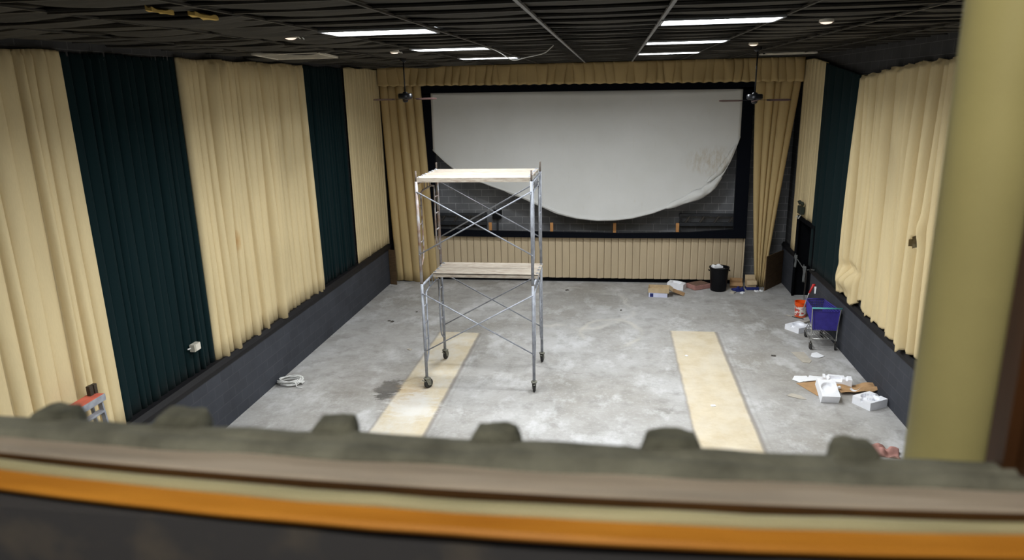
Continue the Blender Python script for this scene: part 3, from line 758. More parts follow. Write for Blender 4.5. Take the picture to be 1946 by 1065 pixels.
# ------------------------------------------------------------------ scaffold
SX0, SX1, SY0, SY1 = -3.48, -1.40, 12.41, 13.95
t = thing('scaffold_tower', 'two-level grey steel scaffold tower on casters with plank decks', 'scaffold', ((SX0 + SX1) / 2, (SY0 + SY1) / 2, 0))
T0 = Vector(((SX0 + SX1) / 2, (SY0 + SY1) / 2, 0))
def SL(x, y, z): return Vector((x, y, z)) - T0
HF = 1.88
for lvl, zb in ((0, 0.22), (1, 2.12)):
    for x in (SX0, SX1):
        mb = MB(); zt = zb + HF - 0.04
        for y, sg in ((SY0, 1), (SY1, -1)):
            mb.tube([SL(x, y, zb), SL(x, y, zb + HF)], 0.028, 10)
            # inner tube with bent foot
            yi = y + sg * 0.27
            mb.tube([SL(x, y, zb + 0.30), SL(x, y + sg * 0.10, zb + 0.33), SL(x, y + sg * 0.22, zb + 0.43), SL(x, yi, zb + 0.60), SL(x, yi, zt - 0.20)], 0.017, 8)
            for h in (0.75, 1.08, 1.41): mb.tube([SL(x, y, zb + h), SL(x, yi, zb + h)], 0.014, 8)
        mb.tube([SL(x, SY0, zt), SL(x, SY1, zt)], 0.024, 10)
        mb.tube([SL(x, SY0 + 0.27, zt - 0.20), SL(x, SY0 + 0.45, zt - 0.17), SL(x, SY1 - 0.45, zt - 0.17), SL(x, SY1 - 0.27, zt - 0.20)], 0.017, 8)
        for y in (SY0 + 0.55, (SY0 + SY1) / 2, SY1 - 0.55): mb.tube([SL(x, y, zt), SL(x, y, zt - 0.17)], 0.012, 8)
        fr = mb.build('end_frame', 'rusty' if (lvl == 1 and x == SX0) else 'alu', t, smooth=True)
        if lvl == 1 and x == SX0: fr['label'] = 'rust-streaked upper end frame'
        for y in (SY0, SY1):
            MB().tube([SL(x, y, zb + HF - 0.06), SL(x, y, zb + HF + (0.19 if lvl == 1 else 0.06))], 0.017 if lvl else 0.027, 10).build('coupling_pin', 'pin', fr, smooth=True)
    for y, s in ((SY0, 1), (SY1, -1)):
        yy = y - s * 0.03
        for (xa, xb) in ((SX0, SX1), (SX1, SX0)):
            k = 0.012 if xa == SX0 else -0.012
            mb = MB(); mb.tube([SL(xa, yy + k, zb + 1.70), SL(xb, yy + k, zb + 0.55)], 0.0125, 8)
            for xx, zz in ((xa, zb + 1.70), (xb, zb + 0.55)): mb.tube([SL(xx, y, zz), SL(xx, yy - s * 0.03, zz)], 0.008, 6)
            mb.build('cross_brace', 'alu', t, smooth=True)
def plank(y0, y1, z, x0=SX0 - 0.05, x1=SX1 + 0.05):
    mb = MB(); mb.box(SL((x0 + x1) / 2, (y0 + y1) / 2, z), (x1 - x0, y1 - y0, 0.018))
    for yy in (y0 + 0.012, y1 - 0.012): mb.box(SL((x0 + x1) / 2, yy, z - 0.03), (x1 - x0 - 0.03, 0.024, 0.075))
    p = mb.build('deck_board', 'plank', t)
    for xx in (x0 + 0.03, x1 - 0.03):
        for yy in (y0 + 0.1, y1 - 0.1):
            MB().tube([SL(xx - 0.03, yy, z), SL(xx, yy, z + 0.02), SL(xx + 0.03, yy, z)], 0.016, 6).build('hook', 'alu', p)
for (a, b) in ((12.40, 12.88), (12.90, 13.38), (13.40, 13.88)): plank(a, b, 4.055, SX0 + 0.0, SX1 - 0.02)
for (a, b) in ((12.95, 13.40), (13.42, 13.87)): plank(a, b, 2.155, SX0 + 0.07, SX1 + 0.05)
for (x, y, a) in ((SX0, SY0, 0.9), (SX1, SY0, 1.75), (SX0, SY1, 1.3), (SX1, SY1, 1.5)):
    Rz = Matrix.Rotation(a, 4, 'Z'); B = Matrix.Translation(SL(x, y, 0)) @ Rz
    mb = MB(); mb.lathe([(0.0, 0.245), (0.03, 0.245), (0.03, 0.225), (0.06, 0.22), (0.06, 0.20), (0.0, 0.20)], 14)
    for s in (-1, 1): mb.prism([(-0.06, 0.215), (0.065, 0.215), (0.075, 0.06), (0.015, 0.06)], s * 0.033, s * 0.038, lambda x_, y_, z_: (x_, z_, y_))
    mb.box((-0.07, 0, 0.17), (0.08, 0.04, 0.015), Matrix.Rotation(0.5, 3, 'Y'))
    c = mb.xform(B).build('caster', 'caster', t)
    MB().lathe([(0.02, -0.028), (0.085, -0.024), (0.098, -0.012), (0.1, 0), (0.098, 0.012), (0.085, 0.024), (0.02, 0.028)], 24, (0.03, 0, 0.10), 'Y', True).xform(B).build('wheel', 'rubber', c, smooth='auto')
    MB().lathe([(0.0, -0.034), (0.035, -0.034), (0.035, 0.034), (0.0, 0.034)], 14, (0.03, 0, 0.10), 'Y').xform(B).build('hub', 'chrome', c)

# ------------------------------------------------------------------ things along the walls
# stepladder folded against the left wall
t = thing('stepladder', 'folded aluminium stepladder with red cap leaning against the left beige curtain', 'ladder', (-6.30, 7.24, 0))
LEAN = Matrix.Rotation(-0.07, 4, 'Y') if False else Matrix.Identity(4)
def lad(y0, y1, z, x): return Vector((x - 0.05 * z, lerp(z, 0, 2, y0, y1), z))
for (ya, yb, xx, nm) in ((-0.32, -0.20, 0.06, 'side_rail'), (0.32, 0.20, 0.06, 'side_rail'), (-0.26, -0.16, -0.04, 'rear_rail'), (0.27, 0.16, -0.04, 'rear_rail')):
    mb = MB()
    a, b = lad(ya, yb, 0.0, xx), lad(ya, yb, 1.93, xx)
    d = 0.03 if nm == 'side_rail' else 0.02
    mb.prism([(-0.012, -d), (0.012, -d), (0.012, d), (-0.012, d)], 0, 1, lambda x_, y_, z_: (a.lerp(b, z_) + Vector((y_, x_, 0))))
    mb.build(nm, 'alu', t)
for k in range(6):
    z = 0.3 + 0.29 * k; p = lad(0, 0, z, 0.06); wd = lerp(z, 0, 2, 0.62, 0.38)
    MB().box(p, (0.085, wd, 0.028), bev=0.004).build('step', 'alu', t)
for k in range(3):
    z = 0.5 + 0.5 * k; p = lad(0, 0, z, -0.04); MB().box(p, (0.015, lerp(z, 0, 2, 0.52, 0.33), 0.03)).build('rear_brace', 'alu', t)
p = lad(0, 0, 1.95, 0.02); MB().box(p, (0.19, 0.48, 0.05), bev=0.008).build('top_cap', 'red_cap', t)
MB().box(p + Vector((0.10, 0, -0.02)), (0.014, 0.48, 0.085), bev=0.004).build('cap_edge', 'alu', t)
mb = MB(); mb.box(p + Vector((-0.03, 0.16, 0.08)), (0.05, 0.06, 0.14)); mb.box(p + Vector((-0.03, 0.235, 0.08)), (0.05, 0.05, 0.13)); mb.build('bracket', 'brown_bracket', t)
# cream socket box on the green curtain
t = thing('socket_box', 'small cream electrical box on the wide dark green left curtain', 'electrical box', (-6.575, 9.92, 1.62))
MB().box((0, 0, 0.06), (0.09, 0.17, 0.12), bev=0.006).build('body', 'socket_box', t)
MB().box((0.048, 0.01, 0.06), (0.008, 0.13, 0.10), bev=0.002).build('cover_plate', 'vent', t)
MB().tube([(-0.03, -0.08, 0.06), (-0.05, -0.13, 0.06)], 0.012, 8).build('connector', 'white_cable', t)
# coil of cable
r = random.Random(3); pts = []
for k in range(15 * 14):
    a = 2 * PI * k / 15; q = k // 15
    rr = 0.20 + 0.045 * sin(q * 1.9 + 0.7 * a) + 0.012 * sin(3 * a + q)
    pts.append((1.05 * rr * cos(a) + 0.03 * sin(q * 2.3), 0.72 * rr * sin(a) + 0.03 * cos(q * 1.7), 0.035 + 0.075 * (0.5 + 0.5 * sin(a * 1.3 + q * 2.1))))
pts += [(0.2, -0.18, 0.02), (0.30, -0.17, 0.012)]
tag(MB().tube(pts, 0.0105, 6).build('cable_coil', 'white_cable', smooth=True, loc=(-6.24, 12.36, 0)), 'tangled coil of white cable on the floor by the left plinth', 'cable')
# brown board left corner
MBo = MB().box((0, 0, 0.53), (0.22, 0.02, 1.06)).build('wood_board', 'ply', loc=(-6.42, 19.84, 0), rotz=-0.3)
tag(MBo, 'short brown board standing between the left plinth and the left stage drape', 'board')
# plywood board right corner
a, b = Vector((4.25, 19.82)), Vector((4.88, 20.70)); dv = b - a; ang = math.atan2(dv.y, dv.x)
MBo = MB().box((0, 0, 0.49), (dv.length, 0.02, 0.98)).build('plywood_sheet', 'ply', loc=((a.x + b.x) / 2, (a.y + b.y) / 2, 0), rotz=ang)
tag(MBo, 'dark brown plywood sheet standing across the right corner under the drape', 'board')

# ------------------------------------------------------------------ trash can and litter by the screen
t = thing('trash_can', 'tall black plastic trash can standing in front of the tan pleated panel', 'trash can', (3.0, 19.82, 0))
mb = MB(); mb.lathe([(0.0, 0.0), (0.205, 0.0), (0.215, 0.02), (0.255, 0.64), (0.275, 0.645), (0.275, 0.675), (0.245, 0.675), (0.205, 0.03), (0.0, 0.03)], 32)
mb.build('body', 'black_plastic', t, smooth='auto')
for s in (-1, 1): MB().box((s * 0.275, 0, 0.58), (0.03, 0.11, 0.03), bev=0.006).build('handle', 'black_plastic', t)
mb = MB(); mb.relief(0.26, 0.2, 0.05, lambda x, y: 0.05 * noise.noise(Vector((x * 16, y * 16, 1))), 12, 12)
tag(mb.build('paper_wad', 'paper', loc=(2.93, 19.78, 0.665), rotz=0.3), 'crumpled white paper sticking out of the black trash can', 'paper')
MB_ = MB().prism([(-0.1, -0.1), (0.1, -0.1), (0.1, 0.1), (-0.1, 0.1)], 0, 0.001)
MB_.b.free()
mb = MB(); mb.lathe([(0.0, 0.0), (0.20, 0.0), (0.22, 0.45), (0.15, 0.60), (0.0, 0.63)], 18)
tag(mb.build('trash_heap', 'grey_rag', loc=(3.0, 19.82, 0.033), smooth=True), 'grey rubbish filling the black trash can', 'rubbish')
def open_box(name, label, w_, d_, h, loc, rotz, material, group=None, flaps=(), tilt=None, floor_=True, th=0.006):
    t = thing(name, label, 'box', loc, rotz, group)
    mb = MB()
    for s in (-1, 1): mb.box((s * (w_ / 2 - th / 2), 0, h / 2), (th, d_, h)); mb.box((0, s * (d_ / 2 - th / 2), h / 2), (w_, th, h))
    mb.box((0, 0, th / 2), (w_, d_, th)); mb.build('body', material, t)
    for (side, ang) in flaps:
        mb = MB(); L = 0.12
        if side in 'ns':
            s = 1 if side == 'n' else -1; mb.box((0, s * L / 2, 0), (w_, L, th)); mb.xform(Matrix.Translation((0, s * d_ / 2, h)) @ Matrix.Rotation(s * ang, 4, 'X'))
        else:
            s = 1 if side == 'e' else -1; mb.box((s * L / 2, 0, 0), (L, d_, th)); mb.xform(Matrix.Translation((s * w_ / 2, 0, h)) @ Matrix.Rotation(-s * ang, 4, 'Y'))
        mb.build('flap', material, t)
    return t
t = thing('printed_carton', 'pale blue flat carton with a navy patch, under the open brown tray', 'box', (1.30, 19.15, 0), -0.06)
MB().box((0, 0, 0.06), (0.50, 0.36, 0.12), bev=0.004).build('body', 'lavender', t)
MB().box((-0.17, -0.181, 0.06), (0.09, 0.004, 0.10)).build('printed_patch', 'navy', t)
open_box('cardboard_tray', 'open brown cardboard tray lying on the pale blue carton', 0.56, 0.40, 0.13, (1.32, 19.17, 0.122), -0.1, 'card_pale', flaps=(('e', -0.6),))
MBo = MB().box((0, 0, 0), (0.42, 0.3, 0.008)).xform(Matrix.Rotation(0.32, 4, 'Y')).build('cardboard_scrap', 'card', loc=(1.83, 19.32, 0.075), rotz=-0.2)
tag(MBo, 'brown cardboard piece leaning between the open tray and the white foam block', 'cardboard')
mb = MB(); mb.relief(0.46, 0.30, 0.19, lambda x, y: -0.08 * (abs(x) < 0.13) * (abs(y) < 0.09) - 0.05 * max(0, x * 3), 20, 14)
tag(mb.build('foam_block', 'white_foam', loc=(1.86, 19.92, 0), rotz=-0.35), 'white foam packing block by the tan pleated panel, behind the open tray', 'foam block', 'white foam packing blocks')
t = thing('insulation_slab', 'low dusty pink slab lying left of the black trash can', 'slab', (2.48, 20.02, 0), 0.55)
MB().box((0, 0, 0.07), (0.55, 0.40, 0.13), bev=0.012).build('body', 'pink', t)
MB().box((0.0, 0.0, 0.140), (0.50, 0.36, 0.008), 0.05).build('top_sheet', 'pink_top', t)
open_box('cardboard_box', 'open brown cardboard box right behind the trash can, lying collapsed', 0.34, 0.20, 0.16, (3.54, 20.17, 0), -0.12, 'card', flaps=(('s', -0.7), ('n', 0.5)))
open_box('cardboard_box', 'small pale cardboard box with raised flap next to the right drape', 0.27, 0.20, 0.19, (3.90, 19.98, 0.082), 0.05, 'card_pale', flaps=(('n', 1.3), ('s', -1.1)))
mb = MB(); mb.box((0, 0, 0.04), (0.34, 0.22, 0.08), bev=0.01); o = mb.build('dark_bag', 'navy', loc=(3.94, 19.98, 0), rotz=0.05)
tag(o, 'dark flat package underneath the small pale cardboard box', 'package')
mb = MB(); mb.relief(0.30, 0.20, 0.09, lambda x, y: 0.06 * noise.noise(Vector((x * 12, y * 12, 4))) - 0.3 * (x * x + y * y) * 4, 14, 12)
tag(mb.build('rubbish_bag', 'navy', loc=(3.53, 19.78, 0), rotz=0.2), 'dark blue crumpled bag on the floor right of the trash can', 'bag')
for (x, y, s, q, lab) in ((3.36, 19.56, 0.16, 1, 'grey crumpled paper at the foot of the trash can'), (4.02, 19.72, 0.10, 2, 'white paper scrap in front of the pale cardboard box'), (4.15, 19.78, 0.09, 3, 'small white scrap at the foot of the right drape'), (3.62, 19.54, 0.12, 4, 'white crumpled scrap in front of the dark blue bag')):
    mb = MB(); mb.relief(s, s * .8, 0.03, lambda x_, y_, q=q: 0.03 * noise.noise(Vector((x_ * 25, y_ * 25, q))), 10, 8)
    tag(mb.build('paper_scrap', 'greyboard' if q == 1 else 'paper', loc=(x, y, 0), rotz=q), lab, 'paper', 'paper scraps by the trash can')

# ------------------------------------------------------------------ doorway clutter
t = thing('emergency_light', 'dark emergency light box mounted beside the doorway top', 'emergency light', (4.83, 19.05, 2.28))
MB().box((0.02, 0.02, 0.12), (0.10, 0.34, 0.20), bev=0.01).build('housing', 'black_lamp', t)
for s in (-1, 1):
    MB().lathe([(0.0, -0.03), (0.06, -0.03), (0.055, 0.03), (0.03, 0.05), (0.0, 0.05)], 16, (0, 0, 0), 'Z').xform(Matrix.Translation((0, s * 0.12, 0.30)) @ Matrix.Rotation(1.1, 4, 'Y')).build('lamp_head', 'black_lamp', t, smooth='auto')
MB().tube(bez([(0.0, -0.1, 0.02), (-0.04, -0.02, -0.1), (0.0, 0.2, -0.06), (-0.02, 0.3, -0.12)], 6), 0.01, 6).build('loose_wire', 'white_cable', t, smooth=True)
# conduit and pole by the jamb
tag(MB().tube([(0, 0, 0), (0, 0, 2.2)], 0.035, 10).build('steel_pipe', 'dark_paint', loc=(4.90, 19.40, 0), smooth=True), 'dark upright pipe at the far edge of the doorway', 'pipe')
t = thing('door_leaf', 'black door leaf folded back in the doorway with a pale notice', 'door', (5.36, 19.0, 0), 0.0)
MB().box((0, 0, 1.03), (0.05, 1.0, 2.06)).build('panel', 'black_plastic', t)
MB().box((-0.03, -0.25, 1.62), (0.006, 0.22, 0.10)).build('notice', 'greyboard', t)
MB().tube([(-0.06, -0.42, 1.02), (-0.06, 0.42, 1.02)], 0.018, 8).build('push_bar', 'steel_dark', t)
# rope strung across the doorway with rags
mb = MB(); mb.tube(bez([(4.90, 19.42, 1.22), (4.88, 19.3, 1.12), (4.90, 18.9, 1.02), (4.90, 18.4, 0.98), (4.90, 17.9, 1.10), (4.88, 17.5, 1.19)]), 0.014, 6)
tag(mb.build('rope', 'grey_rag', smooth=True, recentre=True), 'grey rope strung across the doorway at waist height', 'rope')
for (y, z, s, lab) in ((19.22, 0.98, 1.0, 'grey rag hanging from the rope, nearer the far jamb'), (18.3, 0.86, 1.25, 'grey rag hanging from the rope, nearer the blue cart')):
    mb = MB(); mb.grid(8, 8, lambda u, v, s=s: ((0.025 * sin(u * 9) + 0.02 * noise.noise(Vector((u * 3, v * 3, s)))), (u - .5) * 0.22 * s * (0.6 + 0.4 * v), (v - 0.5) * 0.34 * s))
    tag(mb.build('rag', 'grey_rag', smooth=True, loc=(4.86, y, z + 0.03), solid=0.006), lab, 'rag', 'rags on the doorway rope')
mb = MB(); mb.tube([(0, 0, 0), (0.0, 0.02, 0.5), (0, 0, 1.0)], 0.006, 6); mb.tube([(0, 0.12, 0), (0.01, 0.13, 0.5), (0, 0.10, 1.0)], 0.005, 6); mb.tube([(0, 0, 1.0), (0, 0.1, 1.0)], 0.006, 6)
tag(mb.build('thin_cable', 'steel_dark', loc=(4.86, 18.05, 0)), 'thin cables hanging from the rope behind the orange bucket', 'cable')

# ------------------------------------------------------------------ bucket, cart, foam
t = thing('bucket', 'orange plastic bucket with printed band, standing left of the blue cart', 'bucket', (4.66, 17.55, 0))
MB().lathe([(0.0, 0.0), (0.128, 0.0), (0.132, 0.012), (0.146, 0.30), (0.156, 0.302), (0.156, 0.318), (0.148, 0.32), (0.150, 0.365), (0.158, 0.366), (0.158, 0.38), (0.142, 0.38), (0.125, 0.012), (0.0, 0.012)], 32).build('body', 'orange', t, smooth='auto')
MB().lathe([(0.1345, 0.04), (0.1480, 0.275), (0.1465, 0.275), (0.133, 0.04)], 32).build('label_band', 'label_white', t, smooth='auto')
MB().tube([(0.158 * cos(a), -0.02 - 0.10 * sin(a), 0.33 - 0.16 * sin(a)) for a in [PI * k / 14 for k in range(15)]], 0.004, 6).build('wire_handle', 'chrome', t)
# shopping cart: near end has the handle bar
t = thing('shopping_cart', 'blue plastic shopping cart with worn chrome frame beside the right plinth', 'shopping cart', (4.56, 15.6, 0), -0.02)
NB, FB = -0.45, 0.50     # near / far end along local y
wn_, wf = 0.27, 0.19       # half widths
for s in (-1, 1):
    pth = bez([(s * 0.30, NB - 0.04, 0.955), (s * 0.285, NB, 0.90), (s * 0.265, NB + 0.03, 0.55), (s * 0.255, NB + 0.02, 0.30), (s * 0.255, NB + 0.06, 0.20), (s * 0.235, 0.0, 0.20), (s * 0.17, FB - 0.06, 0.20)], 6)
    MB().tube(pth, 0.0125, 8).build('side_frame', 'chrome', t, smooth=True)
    MB().tube([(s * 0.26, NB + 0.03, 0.45), (s * 0.20, 0.1, 0.42), (s * 0.17, FB - 0.1, 0.22)], 0.010, 8).build('basket_strut', 'chrome', t, smooth=True)
mb = MB(); mb.tube([(-0.30, NB - 0.04, 0.955), (0.30, NB - 0.04, 0.955)], 0.0165, 10); mb.build('handle_bar', 'teal', t, smooth=True)
mb = MB(); mb.tube([(-0.255, NB + 0.05, 0.24), (0.255, NB + 0.05, 0.24)], 0.0125, 8); mb.tube([(-0.17, FB - 0.08, 0.2), (0.17, FB - 0.08, 0.2)], 0.0125, 8); mb.tube([(-0.23, 0, 0.2), (0.23, 0, 0.2)], 0.010, 8)
for k in range(7): mb.tube([(-0.2 + 0.4 * k / 6, NB + 0.06, 0.22), (-0.14 + 0.28 * k / 6, FB - 0.08, 0.2)], 0.006, 6)
mb.build('lower_rack', 'chrome', t, smooth=True)
def cart_pt(sx, q, v):   # sx -1..1 across, q 0 near..1 far, v 0 bottom..1 top
    top = lerp(q, 0, 1, 0.90, 0.86); bot = lerp(q, 0, 1, 0.46, 0.60)
    hw = lerp(q, 0, 1, wn_, wf) * lerp(v, 0, 1, 0.86, 1.0)
    return Vector((sx * hw, lerp(q, 0, 1, NB, FB) + (0.05 if q == 1 else 0) * v, lerp(v, 0, 1, bot, top)))
def lattice(name, fn, nu, nv, th=0.012):
    mb = MB()
    for i in range(nu + 1): mb.tube([fn(i / nu, j / 4) for j in range(5)], th / 2, 4)
    for j in range(nv + 1): mb.tube([fn(i / 4, j / nv) for i in range(5)], th / 2, 4)
    return mb.build(name, 'blue', t)
for s in (-1, 1): lattice('basket_side', lambda u, v, s=s: cart_pt(s, u, v), 20, 8, 0.016)
lattice('basket_front', lambda u, v: cart_pt(u * 2 - 1, 1, v), 9, 7, 0.016); lattice('basket_floor', lambda u, v: cart_pt(u * 2 - 1, v, 0), 10, 16, 0.016)
mb = MB(); mb.grid(10, 6, lambda u, v: cart_pt((u * 2 - 1) * 0.98, 0.0, 0.02 + v * 0.9) + Vector((0, 0.02, 0))); mb.build('rear_gate', 'blue', t, solid=0.008)
mb = MB()
for s in (-1, 1): mb.tube([cart_pt(s, k / 6, 1.0) for k in range(7)], 0.014, 8)
mb.tube([cart_pt(-1, 1, 1), cart_pt(1, 1, 1)], 0.014, 8); mb.build('basket_rim', 'blue', t, smooth=True)
mb = MB(); mb.grid(6, 8, lambda u, v: cart_pt(1.01, 0.05 + 0.45 * u, 0.25 + 0.75 * v) + Vector((0.012, 0, 0))); mb.build('side_plate', 'blue', t, solid=0.008)
for (x, y, a) in ((-0.255, NB + 0.05, 0.2), (0.255, NB + 0.05, -0.15), (-0.17, FB - 0.08, 0.1), (0.17, FB - 0.08, 0.3)):
    B = Matrix.Translation((x, y, 0)) @ Matrix.Rotation(a, 4, 'Z')
    mb = MB(); mb.tube([(0, 0, 0.20), (0, 0, 0.145)], 0.014, 8)
    for s in (-1, 1): mb.prism([(-0.02, 0.15), (0.03, 0.15), (0.0, 0.055), (-0.035, 0.055)], s * 0.020, s * 0.024, lambda x_, y_, z_: (z_, x_, y_))
    c = mb.xform(B).build('caster', 'steel_dark', t)
    MB().lathe([(0.012, -0.016), (0.055, -0.016), (0.0625, -0.008), (0.0625, 0.008), (0.055, 0.016), (0.012, 0.016)], 20, (0, -0.015, 0.063), 'X', True).xform(B).build('wheel', 'rubber', c, smooth='auto')
t = thing('pole', 'grey pole with a red grip leaning out of the blue cart', 'pole', (4.30, 16.02, 0.62))
MB().tube([(0, 0, 0), (0.10, 0.04, 0.36), (0.15, 0.06, 0.46)], 0.013, 8).build('shaft', 'chrome', t, smooth=True)
MB().tube([(0.115, 0.045, 0.39), (0.175, 0.07, 0.52), (0.205, 0.085, 0.575), (0.235, 0.09, 0.575)], [0.018, 0.024, 0.034, 0.028], 10).build('grip', 'red', t, smooth=True)
mb = MB(); mb.grid(4, 8, lambda u, v: (0.235 + 0.05 * (u - .5) * (0.5 + 0.5 * v), 0.04 + 0.012 * sin(u * 6), 0.55 - 0.16 * (1 - v))); mb.build('tag', 'paper', t, solid=0.004)
t = thing('broom_stick', 'thin dark rod with a pale end lying on the floor left of the orange bucket', 'stick', (4.47, 17.45, 0))
MB().tube([(-0.02, 0.02, 0.012), (0.20, -0.16, 0.012)], 0.012, 8).build('dark_end', 'steel_dark', t, smooth=True)
MB().tube([(-0.14, 0.14, 0.012), (-0.02, 0.02, 0.012)], 0.014, 8).build('pale_end', 'greyboard', t, smooth=True)
o = MB().box((0, 0, 0.025), (0.34, 0.06, 0.05), bev=0.01).build('wood_scrap', 'greyboard', loc=(4.62, 16.98, 0), rotz=0.7); tag(o, 'short tan scrap lying between the white foam block and the bucket', 'scrap')

def foam(label, w_, d_, h, loc, rotz, fn, name='foam_block', mtx=None):
    mb = MB(); mb.relief(w_, d_, h, fn, 36, 36)
    if mtx is not None: mb.xform(mtx)
    return tag(mb.build(name, 'white_foam', loc=loc, rotz=rotz), label, 'foam block', 'white foam packing blocks')
def dish(cx, cy, r, dep): return lambda x, y: -dep * max(0.0, min(1.0, (r - math.hypot(x - cx, y - cy)) / 0.025))
def multi(*fs): return lambda x, y: min(f(x, y) for f in fs)
def notch(x0, x1, y0, y1, dep): return lambda x, y: -dep if (x0 < x < x1 and y0 < y < y1) else 0.0
foam('white foam block with rounded hollow, in front of the blue cart wheels on its left', 0.46, 0.40, 0.125, (4.37, 16.50, 0), 0.62, multi(dish(0, 0.02, 0.13, 0.05), notch(-.3, -.18, -.06, .04, 0.03), notch(.19, .3, -.05, .05, 0.03)))
tiltB = Matrix.Rotation(0.42, 4, 'X')
foam('white foam block tilted up with a round hollow, on the orange-brown cardboard', 0.31, 0.44, 0.16, (3.93, 12.62, 0.095), 0.02, multi(dish(0.0, 0.0, 0.125, 0.05), notch(-.09, .09, .16, .3, 0.03)), mtx=tiltB)
foam('white foam block with a ring hollow, closest to the right plinth', 0.42, 0.38, 0.15, (4.60, 12.40, 0), 0.55, multi(lambda x, y: -0.06 * (0.07 < math.hypot(x, y) < 0.15), notch(-.3, -.12, -.03, .03, 0.05), notch(.16, .3, -.04, .04, 0.04)))
foam('long white foam end piece with notches, behind the tilted foam block', 0.50, 0.20, 0.19, (4.27, 13.20, 0), -0.18, multi(notch(-.13, .07, -.12, .03, 0.06), notch(.13, .18, -.12, .12, 0.03), notch(-.2, -.16, -.12, .12, 0.03)))
def flat(name, poly, z, material, label, cat, th=0.006, tilt=0.0, group=None, curl=0.0):
    cx = sum(p[0] for p in poly) / len(poly); cy = sum(p[1] for p in poly) / len(poly)
    mb = MB(); mb.prism([(x - cx, y - cy) for x, y in poly], 0, th)
    if curl:
        bmesh.ops.subdivide_edges(mb.b, edges=mb.b.edges[:], cuts=3, use_grid_fill=True)
        for v in mb.b.verts: v.co.z += curl * (0.5 + noise.noise(Vector((v.co.x * 5 + cx, v.co.y * 5, 1)))) * min(1, v.co.length * 4)
    return tag(mb.build(name, material, loc=(cx, cy, z)), label, cat, group)
flat('cardboard_piece', [(3.56, 13.26), (4.03, 13.44), (4.10, 12.86), (3.80, 12.70)], 0.004, 'card', 'orange-brown cardboard piece under the tilted white foam block', 'cardboard')
mb = MB(); mb.grid(16, 10, lambda u, v: ((u - .5) * 0.72, (v - .5) * 0.36 * (1 - 0.25 * u), 0.035 + 0.05 * noise.noise(Vector((u * 3, v * 3, 5))) + 0.06 * (u - 0.2) ** 2 + 0.02 * abs(sin(v * 5))))
tag(mb.build('kraft_sheet', 'card', loc=(4.56, 13.0, 0.012), rotz=0.12, solid=0.005), 'crumpled brown kraft sheet between two white foam blocks', 'cardboard')
mb = MB(); mb.grid(6, 4, lambda u, v: ((u - .5) * 0.16, (v - .5) * 0.07, 0.05 + 0.05 * (u - .4) ** 2 * 4)); tag(mb.build('tape_strip', 'paper', loc=(4.44, 12.72, 0.07), rotz=-0.7, solid=0.004), 'white strip standing on the crumpled brown kraft sheet', 'strip')
mb = MB(); mb.relief(0.05, 0.05, 0.03, lambda x, y: 0.01 * noise.noise(Vector((x * 40, y * 40, 0))), 6, 6); tag(mb.build('foam_crumb', 'white_foam', loc=(4.22, 12.88, 0.10)), 'tiny white foam crumb on the brown kraft sheet', 'foam crumb')
flat('white_sheet', [(3.52, 13.42), (3.60, 13.60), (3.83, 13.62), (3.86, 13.45), (3.63, 13.30)], 0.006, 'paper', 'white sheet at the far left of the foam pile', 'sheet', 0.008, curl=0.02)
flat('white_sheet', [(3.70, 13.28), (3.88, 13.60), (4.12, 13.56), (4.10, 13.42), (3.80, 13.34)], 0.022, 'paper', 'white sheet overlapping the first one, touching the orange-brown cardboard', 'sheet', 0.008, curl=0.02)
flat('grey_board_piece', [(3.85, 14.98), (4.12, 15.0), (4.15, 14.48), (4.08, 14.36), (3.95, 14.38)], 0.002, 'greyboard', 'grey-tan board piece lying below the blue cart', 'board piece', 0.008)
flat('white_sheet', [(4.20, 14.75), (4.26, 14.92), (4.38, 14.98), (4.48, 14.76), (4.34, 14.66), (4.24, 14.68)], 0.003, 'paper', 'white sheet beside the grey-tan board piece, below the blue cart', 'sheet', 0.008, curl=0.015)
flat('pale_card_scrap', [(3.24, 12.66), (3.36, 12.76), (3.50, 12.68), (3.56, 12.52), (3.44, 12.54)], 0.003, 'greyboard', 'pale thin scrap lying alone left of the foam pile', 'scrap', 0.006, curl=0.02)
mb = MB(); mb.relief(0.44, 0.28, 0.06, lambda x, y: 0.11 * noise.noise(Vector((x * 9, y * 9, 2))) - 0.6 * (x * x + 2 * y * y), 20, 14)
tag(mb.build('pink_rag', 'pink', loc=(4.22, 10.62, 0), rotz=-0.2, smooth=True), 'crumpled pink rag on the floor at the foot of the cream column', 'rag')
# small litter on the floor
lit = [(-5.50, 16.42, 0.07, 'steel_dark', 'dark crumb near the left plinth, left of a pair'), (-5.40, 16.36, 0.09, 'steel_dark', 'dark crumb near the left plinth, right of a pair'), (-4.42, 14.46, 0.10, 'greyboard', 'pale chip on the floor left of the scaffold'),
       (-1.22, 19.53, 0.10, 'steel_dark', 'grey lump on the floor before the tan panel, right of the scaffold'), (1.63, 14.57, 0.07, 'paper', 'white scrap on the far half of the right beige floor strip'),
       (1.86, 12.1, 0.08, 'paper', 'white scrap on the near half of the right beige floor strip'), (0.28, 17.73, 0.07, 'steel_dark', 'dark speck in the middle of the floor near the ring stain'), (3.44, 14.72, 0.09, 'steel_dark', 'dark flake on the floor left of the grey-tan board piece'),
       (-5.0, 17.2, 0.05, 'steel_dark', 'tiny dark speck beyond the pair of crumbs')]
for k, (x, y, s, mt, lab) in enumerate(lit):
    mb = MB(); mb.relief(s, s * 0.7, 0.012, lambda x_, y_, k=k: 0.012 * noise.noise(Vector((x_ * 40, y_ * 40, k))), 6, 6)
    tag(mb.build('floor_litter', mt, loc=(x, y, 0), rotz=k * 1.3), lab, 'litter', 'small litter on the floor')

